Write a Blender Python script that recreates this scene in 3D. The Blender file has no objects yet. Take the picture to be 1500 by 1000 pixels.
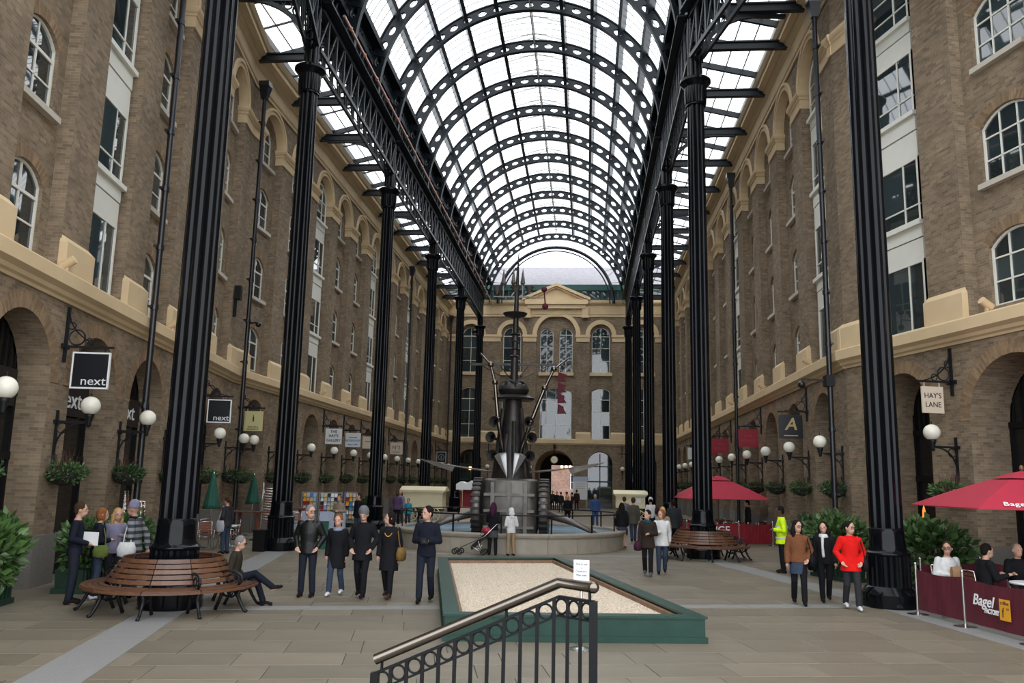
import bpy, bmesh, math, random
from mathutils import Vector, Matrix
random.seed(7)
PI = math.pi
sc = bpy.context.scene
COL = sc.collection

# ------------------------------------------------------------------ camera
CAM_H = 2.37
F_PX, YAW, PITCH, ROLL = 1215.4, 0.0905, 0.1677, 0.0210
cam_d = bpy.data.cameras.new('camera')
cam = bpy.data.objects.new('camera', cam_d)
COL.objects.link(cam)
cam_d.sensor_width = 36.0
cam_d.lens = 36.0 * F_PX / 1500.0
cam_d.clip_end = 600
fw = Vector((-math.sin(YAW) * math.cos(PITCH), math.cos(YAW) * math.cos(PITCH), math.sin(PITCH)))
r0 = Vector((math.cos(YAW), math.sin(YAW), 0))
u0 = r0.cross(fw)
rc = r0 * math.cos(ROLL) + u0 * math.sin(ROLL)
uc = u0 * math.cos(ROLL) - r0 * math.sin(ROLL)
M = Matrix.Identity(4)
for i in range(3):
    M[i][0] = rc[i]; M[i][1] = uc[i]; M[i][2] = -fw[i]
M[0][3], M[1][3], M[2][3] = 0, 0, CAM_H
cam.matrix_world = M
sc.camera = cam

# ------------------------------------------------------------------ sky (bright overcast) and exposure
w = bpy.data.worlds.new('overcast_sky'); sc.world = w
w.use_nodes = True
nt = w.node_tree; nt.nodes.clear()
wo = nt.nodes.new('ShaderNodeOutputWorld'); bg = nt.nodes.new('ShaderNodeBackground')
tc = nt.nodes.new('ShaderNodeTexCoord'); nz = nt.nodes.new('ShaderNodeTexNoise'); cr = nt.nodes.new('ShaderNodeValToRGB')
nz.inputs['Scale'].default_value = 2.2; nz.inputs['Detail'].default_value = 4
cr.color_ramp.elements[0].position = 0.3; cr.color_ramp.elements[0].color = (0.82, 0.90, 1.0, 1)
cr.color_ramp.elements[1].position = 0.7; cr.color_ramp.elements[1].color = (0.97, 0.99, 1.0, 1)
nt.links.new(tc.outputs['Generated'], nz.inputs['Vector']); nt.links.new(nz.outputs['Fac'], cr.inputs['Fac'])
nt.links.new(cr.outputs['Color'], bg.inputs['Color']); nt.links.new(bg.outputs['Background'], wo.inputs['Surface'])
bg.inputs['Strength'].default_value = 2.85
vs = sc.view_settings
vs.view_transform = 'Standard'; vs.look = 'None'; vs.gamma = 1.0; vs.use_curve_mapping = False
vs.exposure = 0.35
try:
    sc.cycles.use_denoising = True
    sc.cycles.transparent_max_bounces = 16
    sc.cycles.max_bounces = 8
    sc.cycles.diffuse_bounces = 5
except Exception:
    pass

# ------------------------------------------------------------------ materials
MATS = {}
def base_mat(name):
    m = bpy.data.materials.new(name); m.use_nodes = True
    t = m.node_tree; b = t.nodes['Principled BSDF']
    MATS[name] = m
    return m, t, b
def pm(name, col, rough=0.6, metal=0.0, var=0.0, scale=6.0, bump=0.0, bscale=None, spec=0.5, emit=None, es=1.0, coat=0.0, rnd=0.0, stretch=None):
    m, t, b = base_mat(name)
    c = (*col, 1)
    b.inputs['Base Color'].default_value = c
    b.inputs['Roughness'].default_value = rough; b.inputs['Metallic'].default_value = metal
    b.inputs['Specular IOR Level'].default_value = spec
    b.inputs['Coat Weight'].default_value = coat
    N = t.nodes.new; L = t.links.new
    if var or bump:
        co = N('ShaderNodeTexCoord'); n = N('ShaderNodeTexNoise')
        n.inputs['Scale'].default_value = scale; n.inputs['Detail'].default_value = 5
        src = co.outputs['Object']
        if stretch:
            mp = N('ShaderNodeMapping'); mp.inputs['Scale'].default_value = stretch
            L(src, mp.inputs['Vector']); src = mp.outputs['Vector']
        L(src, n.inputs['Vector'])
    out = None
    if var:
        r = N('ShaderNodeMapRange'); r.inputs['From Min'].default_value = 0.25; r.inputs['From Max'].default_value = 0.75
        r.inputs['To Min'].default_value = 1 - var; r.inputs['To Max'].default_value = 1 + var
        L(n.outputs['Fac'], r.inputs['Value']); out = r.outputs['Result']
    if rnd:
        oi = N('ShaderNodeObjectInfo'); ge = N('ShaderNodeNewGeometry')
        ad = N('ShaderNodeMath'); ad.operation = 'ADD'; fr = N('ShaderNodeMath'); fr.operation = 'FRACT'
        L(oi.outputs['Random'], ad.inputs[0]); L(ge.outputs['Random Per Island'], ad.inputs[1]); L(ad.outputs[0], fr.inputs[0])
        r2 = N('ShaderNodeMapRange'); r2.inputs['To Min'].default_value = 1 - rnd; r2.inputs['To Max'].default_value = 1 + rnd
        L(fr.outputs[0], r2.inputs['Value'])
        if out is None: out = r2.outputs['Result']
        else:
            mu = N('ShaderNodeMath'); mu.operation = 'MULTIPLY'; L(out, mu.inputs[0]); L(r2.outputs['Result'], mu.inputs[1]); out = mu.outputs[0]
    if out is not None:
        hs = N('ShaderNodeHueSaturation'); hs.inputs['Color'].default_value = c
        L(out, hs.inputs['Value']); L(hs.outputs['Color'], b.inputs['Base Color'])
    if bump:
        bp = N('ShaderNodeBump'); bp.inputs['Strength'].default_value = bump; bp.inputs['Distance'].default_value = 0.02
        src2 = n.outputs['Fac']
        if bscale:
            n2 = N('ShaderNodeTexNoise'); n2.inputs['Scale'].default_value = bscale; L(co.outputs['Object'], n2.inputs['Vector']); src2 = n2.outputs['Fac']
        L(src2, bp.inputs['Height']); L(bp.outputs['Normal'], b.inputs['Normal'])
    if emit:
        b.inputs['Emission Color'].default_value = (*emit, 1); b.inputs['Emission Strength'].default_value = es
    return m
def brick_mat(name, c1, c2, mortar, radial=False):
    m, t, b = base_mat(name)
    N = t.nodes.new; L = t.links.new
    uv = N('ShaderNodeUVMap'); uv.uv_map = 'UVMap'
    br = N('ShaderNodeTexBrick')
    br.inputs['Scale'].default_value = 1.0
    br.inputs['Brick Width'].default_value = 0.215; br.inputs['Row Height'].default_value = 0.072
    br.inputs['Mortar Size'].default_value = 0.007; br.inputs['Bias'].default_value = -0.1
    br.inputs['Color1'].default_value = (*c1, 1); br.inputs['Color2'].default_value = (*c2, 1); br.inputs['Mortar'].default_value = (*mortar, 1)
    L(uv.outputs['UV'], br.inputs['Vector'])
    n = N('ShaderNodeTexNoise'); n.inputs['Scale'].default_value = 0.55; n.inputs['Detail'].default_value = 7; n.inputs['Roughness'].default_value = 0.65
    L(uv.outputs['UV'], n.inputs['Vector'])
    # single dark and rusty bricks: a noise sampled on brick-sized cells
    sx = N('ShaderNodeSeparateXYZ'); L(uv.outputs['UV'], sx.inputs[0])
    def mth(op, a, b=None):
        q = N('ShaderNodeMath'); q.operation = op
        for i, v in enumerate((a, b)):
            if v is None: continue
            if isinstance(v, (int, float)): q.inputs[i].default_value = v
            else: L(v, q.inputs[i])
        return q.outputs[0]
    row = mth('FLOOR', mth('DIVIDE', sx.outputs['Y'], 0.072))
    even = mth('SUBTRACT', 1.0, mth('FLOORED_MODULO', row, 2.0))
    cell = mth('FLOOR', mth('ADD', mth('DIVIDE', sx.outputs['X'], 0.215), mth('MULTIPLY', even, 0.5)))
    cb = N('ShaderNodeCombineXYZ'); L(cell, cb.inputs[0]); L(row, cb.inputs[1])
    n2 = N('ShaderNodeTexWhiteNoise'); n2.noise_dimensions = '2D'; L(cb.outputs[0], n2.inputs['Vector'])
    r = N('ShaderNodeMapRange'); r.inputs['From Min'].default_value = 0.3; r.inputs['From Max'].default_value = 0.7; r.inputs['To Min'].default_value = 0.72; r.inputs['To Max'].default_value = 1.22
    L(n.outputs['Fac'], r.inputs['Value'])
    r2 = N('ShaderNodeMapRange'); r2.inputs['To Min'].default_value = 0.80; r2.inputs['To Max'].default_value = 1.20
    L(n2.outputs['Value'], r2.inputs['Value'])
    mu = N('ShaderNodeMath'); mu.operation = 'MULTIPLY'; L(r.outputs[0], mu.inputs[0]); L(r2.outputs[0], mu.inputs[1])
    hs = N('ShaderNodeHueSaturation'); L(br.outputs['Color'], hs.inputs['Color']); L(mu.outputs[0], hs.inputs['Value'])
    L(hs.outputs['Color'], b.inputs['Base Color'])
    b.inputs['Roughness'].default_value = 0.9; b.inputs['Specular IOR Level'].default_value = 0.2
    bp = N('ShaderNodeBump'); bp.inputs['Strength'].default_value = 0.6; bp.inputs['Distance'].default_value = 0.01; bp.invert = True
    L(br.outputs['Fac'], bp.inputs['Height']); L(bp.outputs['Normal'], b.inputs['Normal'])
    return m
brick_mat('brick', (0.252, 0.184, 0.118), (0.184, 0.135, 0.090), (0.255, 0.206, 0.152))
brick_mat('brick_arch', (0.280, 0.185, 0.105), (0.210, 0.135, 0.080), (0.20, 0.15, 0.10))
brick_mat('brick_street', (0.42, 0.23, 0.17), (0.36, 0.19, 0.14), (0.4, 0.34, 0.3))
pm('stucco', (0.63, 0.475, 0.285), 0.8, var=0.08, scale=1.2, bump=0.05, spec=0.2)
pm('stone', (0.36, 0.31, 0.25), 0.85, var=0.18, scale=9, bump=0.1)
pm('plinth_granite', (0.17, 0.155, 0.135), 0.7, var=0.25, scale=40, bump=0.05)
pm('sill_stone', (0.50, 0.45, 0.37), 0.8, var=0.1, scale=4)
pm('white_paint', (0.72, 0.71, 0.63), 0.45, var=0.03, scale=3)
pm('white_frame', (0.74, 0.72, 0.64), 0.45)
pm('iron', (0.003, 0.0035, 0.005), 0.13, spec=0.20)
pm('iron_roof', (0.007, 0.011, 0.015), 0.42, spec=0.3, var=0.2, scale=2)
pm('iron_matt', (0.008, 0.008, 0.010), 0.45, spec=0.3)
pm('gutter_iron', (0.010, 0.010, 0.013), 0.3, spec=0.5)
pm('ridge_metal', (0.45, 0.44, 0.40), 0.6)
pm('glaze_bar', (0.16, 0.17, 0.18), 0.5)
pm('copper', (0.62, 0.36, 0.30), 0.35, metal=0.6)
pm('granite_strip', (0.215, 0.21, 0.20), 0.7, var=0.22, scale=60, bump=0.03)
pm('slab', (0.174, 0.146, 0.106), 0.5, var=0.16, scale=1.3, bump=0.06, bscale=30, rnd=0.13, spec=0.4)
pm('slab_bed', (0.12, 0.105, 0.08), 0.9)
pm('gravel', (0.52, 0.435, 0.34), 0.95, var=0.35, scale=38, bump=0.6, bscale=45, spec=0.1, rnd=0.35)
pm('green_paint', (0.006, 0.040, 0.027), 0.42, var=0.25, scale=4)
pm('planter_green', (0.008, 0.032, 0.018), 0.5, var=0.1)
pm('timber', (0.115, 0.052, 0.028), 0.36, var=0.35, scale=5, stretch=(2, 2, 14), rnd=0.22, spec=0.5)
pm('timber_edge', (0.20, 0.11, 0.06), 0.6, var=0.3, scale=6)
pm('globe', (0.80, 0.76, 0.64), 0.25, var=0.03, spec=0.5)
pm('leaf', (0.060, 0.115, 0.035), 0.45, rnd=0.45, spec=0.4)
pm('leaf_dark', (0.036, 0.075, 0.025), 0.45, rnd=0.45, spec=0.4)
pm('leaf_light', (0.065, 0.125, 0.034), 0.4, rnd=0.4, spec=0.45)
pm('dry_grass', (0.11, 0.05, 0.035), 0.8, rnd=0.3)
pm('basket', (0.02, 0.018, 0.014), 0.9)
pm('bronze', (0.16, 0.145, 0.13), 0.45, metal=0.6, var=0.35, scale=3, bump=0.1)
pm('bronze_dark', (0.045, 0.040, 0.038), 0.45, metal=0.7, var=0.3, scale=4)
pm('bronze_green', (0.20, 0.25, 0.21), 0.55, metal=0.4, var=0.4, scale=4)
pm('steel', (0.62, 0.62, 0.60), 0.25, metal=1.0)
pm('steel_rail', (0.20, 0.175, 0.15), 0.25, metal=1.0)
pm('silver_blade', (0.66, 0.66, 0.66), 0.32, metal=0.9)
pm('pool_tile', (0.10, 0.17, 0.22), 0.5, var=0.2, scale=3)
pm('water', (0.05, 0.09, 0.12), 0.04, spec=0.6, bump=0.25, scale=5)
pm('concrete', (0.33, 0.29, 0.23), 0.75, var=0.14, scale=2.5, bump=0.05)
pm('coping', (0.27, 0.235, 0.185), 0.6, var=0.15, scale=4)
pm('red_canvas', (0.42, 0.018, 0.045), 0.75, var=0.06, scale=3)
pm('red_dark', (0.085, 0.006, 0.015), 0.8, var=0.08, scale=5)
pm('red_cafe', (0.22, 0.006, 0.014), 0.75, var=0.08, scale=3)
pm('red_sign', (0.28, 0.010, 0.025), 0.6)
pm('green_canvas', (0.010, 0.075, 0.050), 0.8, var=0.2, scale=5)
pm('cream', (0.76, 0.68, 0.45), 0.55, var=0.04, scale=2)
pm('white', (0.80, 0.80, 0.80), 0.5)
pm('paper', (0.80, 0.82, 0.86), 0.7)
pm('black', (0.006, 0.006, 0.007), 0.45, spec=0.22)
pm('sign_black', (0.006, 0.007, 0.010), 0.35)
pm('sign_cream', (0.62, 0.52, 0.40), 0.6)
pm('sign_white', (0.66, 0.66, 0.64), 0.6)
pm('sign_yellow', (0.58, 0.52, 0.26), 0.6)
pm('sign_gold', (0.45, 0.33, 0.14), 0.5)
pm('gold_dim', (0.40, 0.05, 0.03), 0.6)
pm('orange', (0.75, 0.34, 0.02), 0.6)
pm('ink', (0.02, 0.02, 0.03), 0.7)
pm('blue_ink', (0.04, 0.20, 0.42), 0.6)
pm('slate', (0.20, 0.19, 0.205), 0.75, var=0.18, scale=3)
pm('fascia_green', (0.006, 0.055, 0.047), 0.4)
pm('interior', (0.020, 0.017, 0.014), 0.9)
pm('board_blue', (0.42, 0.47, 0.60), 0.7)
pm('cafe_wood', (0.17, 0.052, 0.028), 0.4, rnd=0.25)
pm('warm_lamp', (1.0, 0.55, 0.2), 0.5, emit=(1.0, 0.50, 0.16), es=6)
pm('fire_glow', (0.9, 0.25, 0.05), 0.5, emit=(1.0, 0.28, 0.05), es=0.9)
pm('clock_face', (0.75, 0.72, 0.55), 0.5)
pm('lead', (0.25, 0.25, 0.25), 0.5)
pm('rubber', (0.015, 0.015, 0.015), 0.7)
pm('tan_lamp', (0.60, 0.43, 0.25), 0.6)
def glass_mat(name, col, tmix, rough=0.02):
    m, t, b = base_mat(name)
    N = t.nodes.new; L = t.links.new
    b.inputs['Base Color'].default_value = (*col, 1); b.inputs['Roughness'].default_value = rough
    b.inputs['Specular IOR Level'].default_value = 0.75
    tr = N('ShaderNodeBsdfTransparent'); mx = N('ShaderNodeMixShader'); mx.inputs['Fac'].default_value = tmix
    out = t.nodes['Material Output']
    L(b.outputs[0], mx.inputs[1]); L(tr.outputs[0], mx.inputs[2]); L(mx.outputs[0], out.inputs['Surface'])
    return m
glass_mat('roof_glass', (0.75, 0.80, 0.82), 0.90, 0.15)
pm('window_glass', (0.028, 0.040, 0.042), 0.025, spec=1.0, rnd=0.5, bump=0.02, scale=1.2)
pm('shop_glass', (0.010, 0.010, 0.010), 0.05, spec=0.5)

# ------------------------------------------------------------------ mesh collecting
class MB:
    def __init__(s): s.v = []; s.f = []; s.uv = []; s.hasuv = False
    def face(s, pts, uv=None):
        i = len(s.v); s.v.extend([tuple(p) for p in pts]); s.f.append(tuple(range(i, i + len(pts))))
        if uv: s.hasuv = True
        s.uv.append(uv)
    def grid(s, rows, closed_u=False, closed_v=False, cap0=False, cap1=False):
        n = len(rows[0]); i0 = len(s.v)
        for r in rows: s.v.extend([tuple(p) for p in r])
        m = len(rows)
        for a in range(m if closed_v else m - 1):
            b = (a + 1) % m
            for k in range(n if closed_u else n - 1):
                l = (k + 1) % n
                s.f.append((i0 + a * n + k, i0 + a * n + l, i0 + b * n + l, i0 + b * n + k)); s.uv.append(None)
        if cap0: s.f.append(tuple(i0 + k for k in range(n))[::-1]); s.uv.append(None)
        if cap1: s.f.append(tuple(i0 + (m - 1) * n + k for k in range(n))); s.uv.append(None)
    def box(s, x0, x1, y0, y1, z0, z1):
        i = len(s.v)
        s.v.extend([(x0, y0, z0), (x1, y0, z0), (x1, y1, z0), (x0, y1, z0), (x0, y0, z1), (x1, y0, z1), (x1, y1, z1), (x0, y1, z1)])
        for q in ((0, 3, 2, 1), (4, 5, 6, 7), (0, 1, 5, 4), (1, 2, 6, 5), (2, 3, 7, 6), (3, 0, 4, 7)):
            s.f.append(tuple(i + k for k in q)); s.uv.append(None)
        return s
    def beam(s, a, b, w, h, up=(0, 0, 1)):
        a = Vector(a); b = Vector(b); d = (b - a).normalized(); u = Vector(up)
        sd = d.cross(u)
        if sd.length < 1e-4: sd = d.cross(Vector((1, 0, 0)))
        sd.normalize(); u = sd.cross(d)
        sd *= w / 2; u *= h / 2
        s.grid([[a - sd - u, a + sd - u, a + sd + u, a - sd + u], [b - sd - u, b + sd - u, b + sd + u, b - sd + u]], closed_u=True, cap0=True, cap1=True)
        return s
    def tube(s, pts, r, n=8, closed=False, caps=True):
        pts = [Vector(p) for p in pts]; m = len(pts)
        rs = r if isinstance(r, (list, tuple)) else [r] * m
        rows = []; prev = None
        for k in range(m):
            if closed: t = pts[(k + 1) % m] - pts[k - 1]
            else: t = pts[min(k + 1, m - 1)] - pts[max(k - 1, 0)]
            t.normalize()
            if prev is None:
                a = Vector((0, 0, 1)) if abs(t.z) < 0.9 else Vector((1, 0, 0))
                u = t.cross(a).normalized()
            else:
                u = prev - t * prev.dot(t)
                u = u.normalized() if u.length > 1e-6 else t.cross(Vector((0, 0, 1))).normalized()
            prev = u; v = t.cross(u)
            rows.append([pts[k] + (u * math.cos(2 * PI * j / n) + v * math.sin(2 * PI * j / n)) * rs[k] for j in range(n)])
        s.grid(rows, closed_u=True, closed_v=closed, cap0=caps and not closed, cap1=caps and not closed)
        return s
    def lathe(s, prof, n=24, c=(0, 0, 0), mod=None, caps=True):
        rows = []
        for (r, z) in prof:
            rows.append([(c[0] + (r if mod is None else mod(r, z, 2 * PI * k / n)) * math.cos(2 * PI * k / n),
                          c[1] + (r if mod is None else mod(r, z, 2 * PI * k / n)) * math.sin(2 * PI * k / n), c[2] + z) for k in range(n)])
        s.grid(rows, closed_u=True, cap0=caps, cap1=caps)
        return s
    def ball(s, c, rx, ry=None, rz=None, n=12, m=8):
        ry = rx if ry is None else ry; rz = rx if rz is None else rz
        rows = []
        for a in range(m + 1):
            t = PI * a / m - PI / 2
            q = max(math.cos(t), 0.02)
            rows.append([(c[0] + rx * q * math.cos(2 * PI * k / n), c[1] + ry * q * math.sin(2 * PI * k / n), c[2] + rz * math.sin(t)) for k in range(n)])
        s.grid(rows, closed_u=True, cap0=True, cap1=True)
        return s
    def prism(s, poly, y0, y1):       # poly in (x, z), extruded along y
        n = len(poly)
        s.grid([[(p[0], y0, p[1]) for p in poly], [(p[0], y1, p[1]) for p in poly]], closed_u=True, cap0=True, cap1=True)
        return s
    def ringz(s, c, R, r, n=20, m=6, plane='xz'):
        pts = []
        for k in range(n):
            a = 2 * PI * k / n
            o = {'xz': (math.cos(a) * R, 0, math.sin(a) * R), 'yz': (0, math.cos(a) * R, math.sin(a) * R), 'xy': (math.cos(a) * R, math.sin(a) * R, 0)}[plane]
            pts.append((c[0] + o[0], c[1] + o[1], c[2] + o[2]))
        return s.tube(pts, r, m, closed=True)
    def xf(s, M):
        s.v = [tuple(M @ Vector(p)) for p in s.v]; return s
    def add(s, o, M=None):
        i = len(s.v)
        s.v.extend([tuple(M @ Vector(p)) for p in o.v] if M else o.v)
        s.f.extend([tuple(i + k for k in f) for f in o.f]); s.uv.extend(o.uv); s.hasuv = s.hasuv or o.hasuv
        return s
    def mesh(s, name, mat, smooth=False):
        me = bpy.data.meshes.new(name)
        me.from_pydata(s.v, [], s.f)
        if s.hasuv:
            ul = me.uv_layers.new(name='UVMap')
            data = []
            for f, u in zip(s.f, s.uv):
                for k in range(len(f)):
                    data.extend(u[k] if u else (s.v[f[k]][0] + s.v[f[k]][1], s.v[f[k]][2]))
            ul.data.foreach_set('uv', data)
        if mat: me.materials.append(MATS[mat] if isinstance(mat, str) else mat)
        if smooth is True:
            me.polygons.foreach_set('use_smooth', [True] * len(me.polygons))
        elif smooth:
            me.polygons.foreach_set('use_smooth', [True] * len(me.polygons))
            try: me.set_sharp_from_angle(angle=math.radians(smooth))
            except Exception: pass
        me.update()
        return me
    def build(s, name, mat, parent=None, smooth=False, loc=None, rz=0):
        return link(name, s.mesh(name, mat, smooth), parent, loc, rz)
def link(name, data, parent=None, loc=None, rz=0):
    o = bpy.data.objects.new(name, data); COL.objects.link(o)
    if parent: o.parent = parent
    if loc is not None: o.location = loc
    if rz: o.rotation_euler = (0, 0, rz)
    return o
def tag(o, label=None, cat=None, group=None, kind=None):
    if label: o['label'] = label
    if cat: o['category'] = cat
    if group: o['group'] = group
    if kind: o['kind'] = kind
    return o
def thing(name, label, cat, loc=(0, 0, 0), rz=0, group=None):
    return tag(link(name, None, None, loc, rz), label, cat, group)
def copy_tree(o, parent=None):
    c = o.copy(); COL.objects.link(c)
    c.parent = parent
    for ch in o.children: copy_tree(ch, c)
    return c
FONT_CACHE = {}
def text(parent, s, size, mat, loc, rot=(PI / 2, 0, 0), align='CENTER', ext=0.004, name='lettering', sx=1.0, shear=0.0, bold=0.0):
    k = (s, size, mat, align, ext, sx, shear, bold)
    if k not in FONT_CACHE:
        cu = bpy.data.curves.new('lettering', 'FONT'); cu.body = s; cu.size = size; cu.align_x = align; cu.align_y = 'CENTER'
        cu.extrude = ext; cu.shear = shear; cu.offset = bold; cu.resolution_u = 3
        to = bpy.data.objects.new('tmp_text', cu); COL.objects.link(to)
        dg = bpy.context.evaluated_depsgraph_get()
        me = bpy.data.meshes.new_from_object(to.evaluated_get(dg)); me.name = 'lettering'
        bpy.data.objects.remove(to); bpy.data.curves.remove(cu)
        me.materials.clear(); me.materials.append(MATS[mat])
        FONT_CACHE[k] = me
    o = link(name, FONT_CACHE[k], parent, loc)
    o.rotation_euler = rot; o.scale = (sx, 1, 1)
    return o

# ================================================================== STRUCTURE: brick facades
def arch_pts(c, hw, zs, rise, n=12):
    if rise <= 0.001: return [(c - hw, zs), (c + hw, zs)]
    R = (hw * hw + rise * rise) / (2 * rise); zc = zs + rise - R
    a = math.asin(min(1, hw / R))
    if rise > hw - 1e-6: a = PI / 2
    return [(c + R * math.sin(-a + 2 * a * k / n), zc + R * math.cos(-a + 2 * a * k / n)) for k in range(n + 1)]
def qf(mb, s0, s1, za0, za1, zb0, zb1, y):
    # quad s0..s1, bottom z (za0 at s0, za1 at s1), top z (zb0, zb1)
    p = [(s0, y, za0), (s1, y, za1), (s1, y, zb1), (s0, y, zb0)]
    mb.face(p, [(q[0], q[2]) for q in p])
def strip(mb, s0, s1, z0, z1, ops, y=0.0, depth=0.3):
    ops = sorted(ops, key=lambda o: o[2])
    if not ops:
        qf(mb, s0, s1, z0, z0, z1, z1, y); return
    c, hw = ops[0][0], max(o[1] for o in ops)
    if c - hw > s0 + 1e-4: qf(mb, s0, c - hw, z0, z0, z1, z1, y)
    if c + hw < s1 - 1e-4: qf(mb, c + hw, s1, z0, z0, z1, z1, y)
    zcur = [(c - hw, z0), (c + hw, z0)]
    for k, (cc, h, zb, zs, rise) in enumerate(ops):
        if zb > z0 + 1e-4:
            for i in range(len(zcur) - 1):
                qf(mb, zcur[i][0], zcur[i + 1][0], zcur[i][1], zcur[i + 1][1], zb, zb, y)
        if h < hw - 1e-4:
            qf(mb, c - hw, c - h, zb, zb, zs, zs, y); qf(mb, c + h, c + hw, zb, zb, zs, zs, y)
        ap = arch_pts(cc, h, zs, rise)
        zcur = ap if h > hw - 1e-4 else [(c - hw, zs)] + ap + [(c + hw, zs)]
        path = [(cc - h, zb)] + ap + [(cc + h, zb)]
        if zb > z0 + 1e-4: path = path + [(cc - h, zb)]
        L = 0
        for i in range(len(path) - 1):
            a, b = path[i], path[i + 1]
            d = math.hypot(b[0] - a[0], b[1] - a[1])
            vert = abs(a[0] - b[0]) < 1e-5
            p = [(a[0], y, a[1]), (b[0], y, b[1]), (b[0], y + depth, b[1]), (a[0], y + depth, a[1])]
            if vert: uv = [(0.11, a[1]), (0.11, b[1]), (0.11 + depth, b[1]), (0.11 + depth, a[1])]
            else: uv = [(L, 0), (L + d, 0), (L + d, depth), (L, depth)]; uv = [(u[1], u[0]) for u in uv]
            mb.face(p, uv); L += d
    for i in range(len(zcur) - 1):
        qf(mb, zcur[i][0], zcur[i + 1][0], zcur[i][1], zcur[i + 1][1], z1, z1, y)
def ring_mesh(name, hw, zs, rise, t, y0, y1, mat, n=14, radial=True):
    # arch ring between the opening curve and an offset curve, thickness y0..y1
    mb = MB()
    inn = arch_pts(0, hw, zs, rise, n); R = (hw * hw + rise * rise) / (2 * rise); zc = zs + rise - R
    out = [(p[0] * (R + t) / R, zc + (p[1] - zc) * (R + t) / R) for p in inn]
    L = 0
    for i in range(n):
        d = math.hypot(out[i + 1][0] - out[i][0], out[i + 1][1] - out[i][1])
        a, b, c, e = inn[i], inn[i + 1], out[i + 1], out[i]
        u = [(0, L), (0, L + d), (t, L + d), (t, L)]
        mb.face([(q[0], y0, q[1]) for q in (a, b, c, e)], u)
        mb.face([(e[0], y0, e[1]), (c[0], y0, c[1]), (c[0], y1, c[1]), (e[0], y1, e[1])], u)
        mb.face([(a[0], y1, a[1]), (b[0], y1, b[1]), (b[0], y0, b[1]), (a[0], y0, a[1])], u)
        L += d
    for q0, q1 in ((inn[0], out[0]), (inn[-1], out[-1])):
        mb.face([(q0[0], y0, q0[1]), (q1[0], y0, q1[1]), (q1[0], y1, q1[1]), (q0[0], y1, q0[1])], [(0, 0), (t, 0), (t, .1), (0, .1)])
    return mb.mesh(name, mat)
# ---- window kit (local: x centre 0, z from 0 at the sill, y 0 = front of the frame)
def win_kit(hw, hs, rise, xs, zs_, t=0.055, dp=0.07, meet=None):
    mb = MB()
    outer = [(-hw, 0)] + arch_pts(0, hw, hs, rise, 10) + [(hw, 0)]
    k = (hw - t) / hw
    inner = [(p[0] * k, t + p[1] * (hs + rise - 2 * t) / (hs + rise)) for p in outer]
    n = len(outer)
    for i in range(n):
        j = (i + 1) % n
        a, b, c, d = outer[i], outer[j], inner[j], inner[i]
        mb.face([(a[0], 0, a[1]), (b[0], 0, b[1]), (c[0], 0, c[1]), (d[0], 0, d[1])])
        mb.face([(d[0], 0, d[1]), (c[0], 0, c[1]), (c[0], dp, c[1]), (d[0], dp, d[1])])
    def top(x):
        if rise < 0.001: return hs
        R = (hw * hw + rise * rise) / (2 * rise); zc = hs + rise - R
        return zc + math.sqrt(max(R * R - x * x, 0)) if rise < hw - 1e-6 or True else hs
    bt = 0.020
    for x in xs: mb.box(x - bt, x + bt, 0.012, dp, t * 0.5, top(x) - t * 0.6)
    for i, z in enumerate(zs_):
        xx = hw - t * 0.5
        if z > hs and rise > 0.001:
            R = (hw * hw + rise * rise) / (2 * rise); zc = hs + rise - R
            xx = min(xx, math.sqrt(max(R * R - (z - zc) ** 2, 0)) - t * 0.5)
        b2 = bt * (1.7 if meet == i else 1.0)
        mb.box(-xx, xx, 0.006 if meet == i else 0.012, dp, z - b2, z + b2)
    panes = []
    X = [-hw + t * 0.6] + list(xs) + [hw - t * 0.6]; Z = [t * 0.6] + list(zs_) + [None]
    for i in range(len(X) - 1):
        for j in range(len(Z) - 1):
            xa, xb, za = X[i], X[i + 1], Z[j]
            cx, p = (xa + xb) / 2, MB()
            if Z[j + 1] is None:
                m = 5
                tp = [(xa + (xb - xa) * q / m, max(za + 0.02, top(xa + (xb - xa) * q / m) - t * 0.6)) for q in range(m + 1)]
            else:
                zt = Z[j + 1]
                tp = [(xa, zt if rise < .001 or zt < hs else min(zt, max(za + .02, top(xa) - t * .6))), (xb, zt if rise < .001 or zt < hs else min(zt, max(za + .02, top(xb) - t * .6)))]
            pts = [(xb - cx, 0, za), (xa - cx, 0, za)][::-1] + [(q[0] - cx, 0, q[1]) for q in tp[::-1]]
            p.face(pts)
            panes.append((cx, p.mesh('pane', 'window_glass')))
    return mb.mesh('window_frame', 'white_frame'), panes, dp * 0.6
SILL = MB().box(-0.86, 0.86, -0.24, 0.15, -0.14, 0.0).mesh('sill', 'sill_stone')
SILL_W = MB().box(-1.02, 1.02, -0.12, 0.10, -0.13, 0.0).mesh('sill', 'white_paint')
KIT_A = win_kit(0.76, 1.50, 0.35, [0.0], [0.62, 1.22], meet=1)
KIT_A3 = win_kit(0.84, 1.50, 0.35, [-0.28, 0.28], [0.62, 1.22])
KIT_ATT = win_kit(0.66, 1.20, 0.66, [0.0], [0.62, 1.20], meet=1)
KIT_W = win_kit(0.95, 1.90, 0.0, [0.28], [0.50], t=0.08)
KIT_WM = win_kit(0.95, 1.90, 0.0, [-0.28], [0.50], t=0.08)
KIT_W1 = win_kit(0.95, 2.0, 0.0, [0.28], [0.06], t=0.08)
KIT_W1M = win_kit(0.95, 2.0, 0.0, [-0.28], [0.06], t=0.08)
KIT_WATT = win_kit(0.95, 1.15, 0.95, [0.28], [0.50, 1.15], t=0.08)
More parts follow.
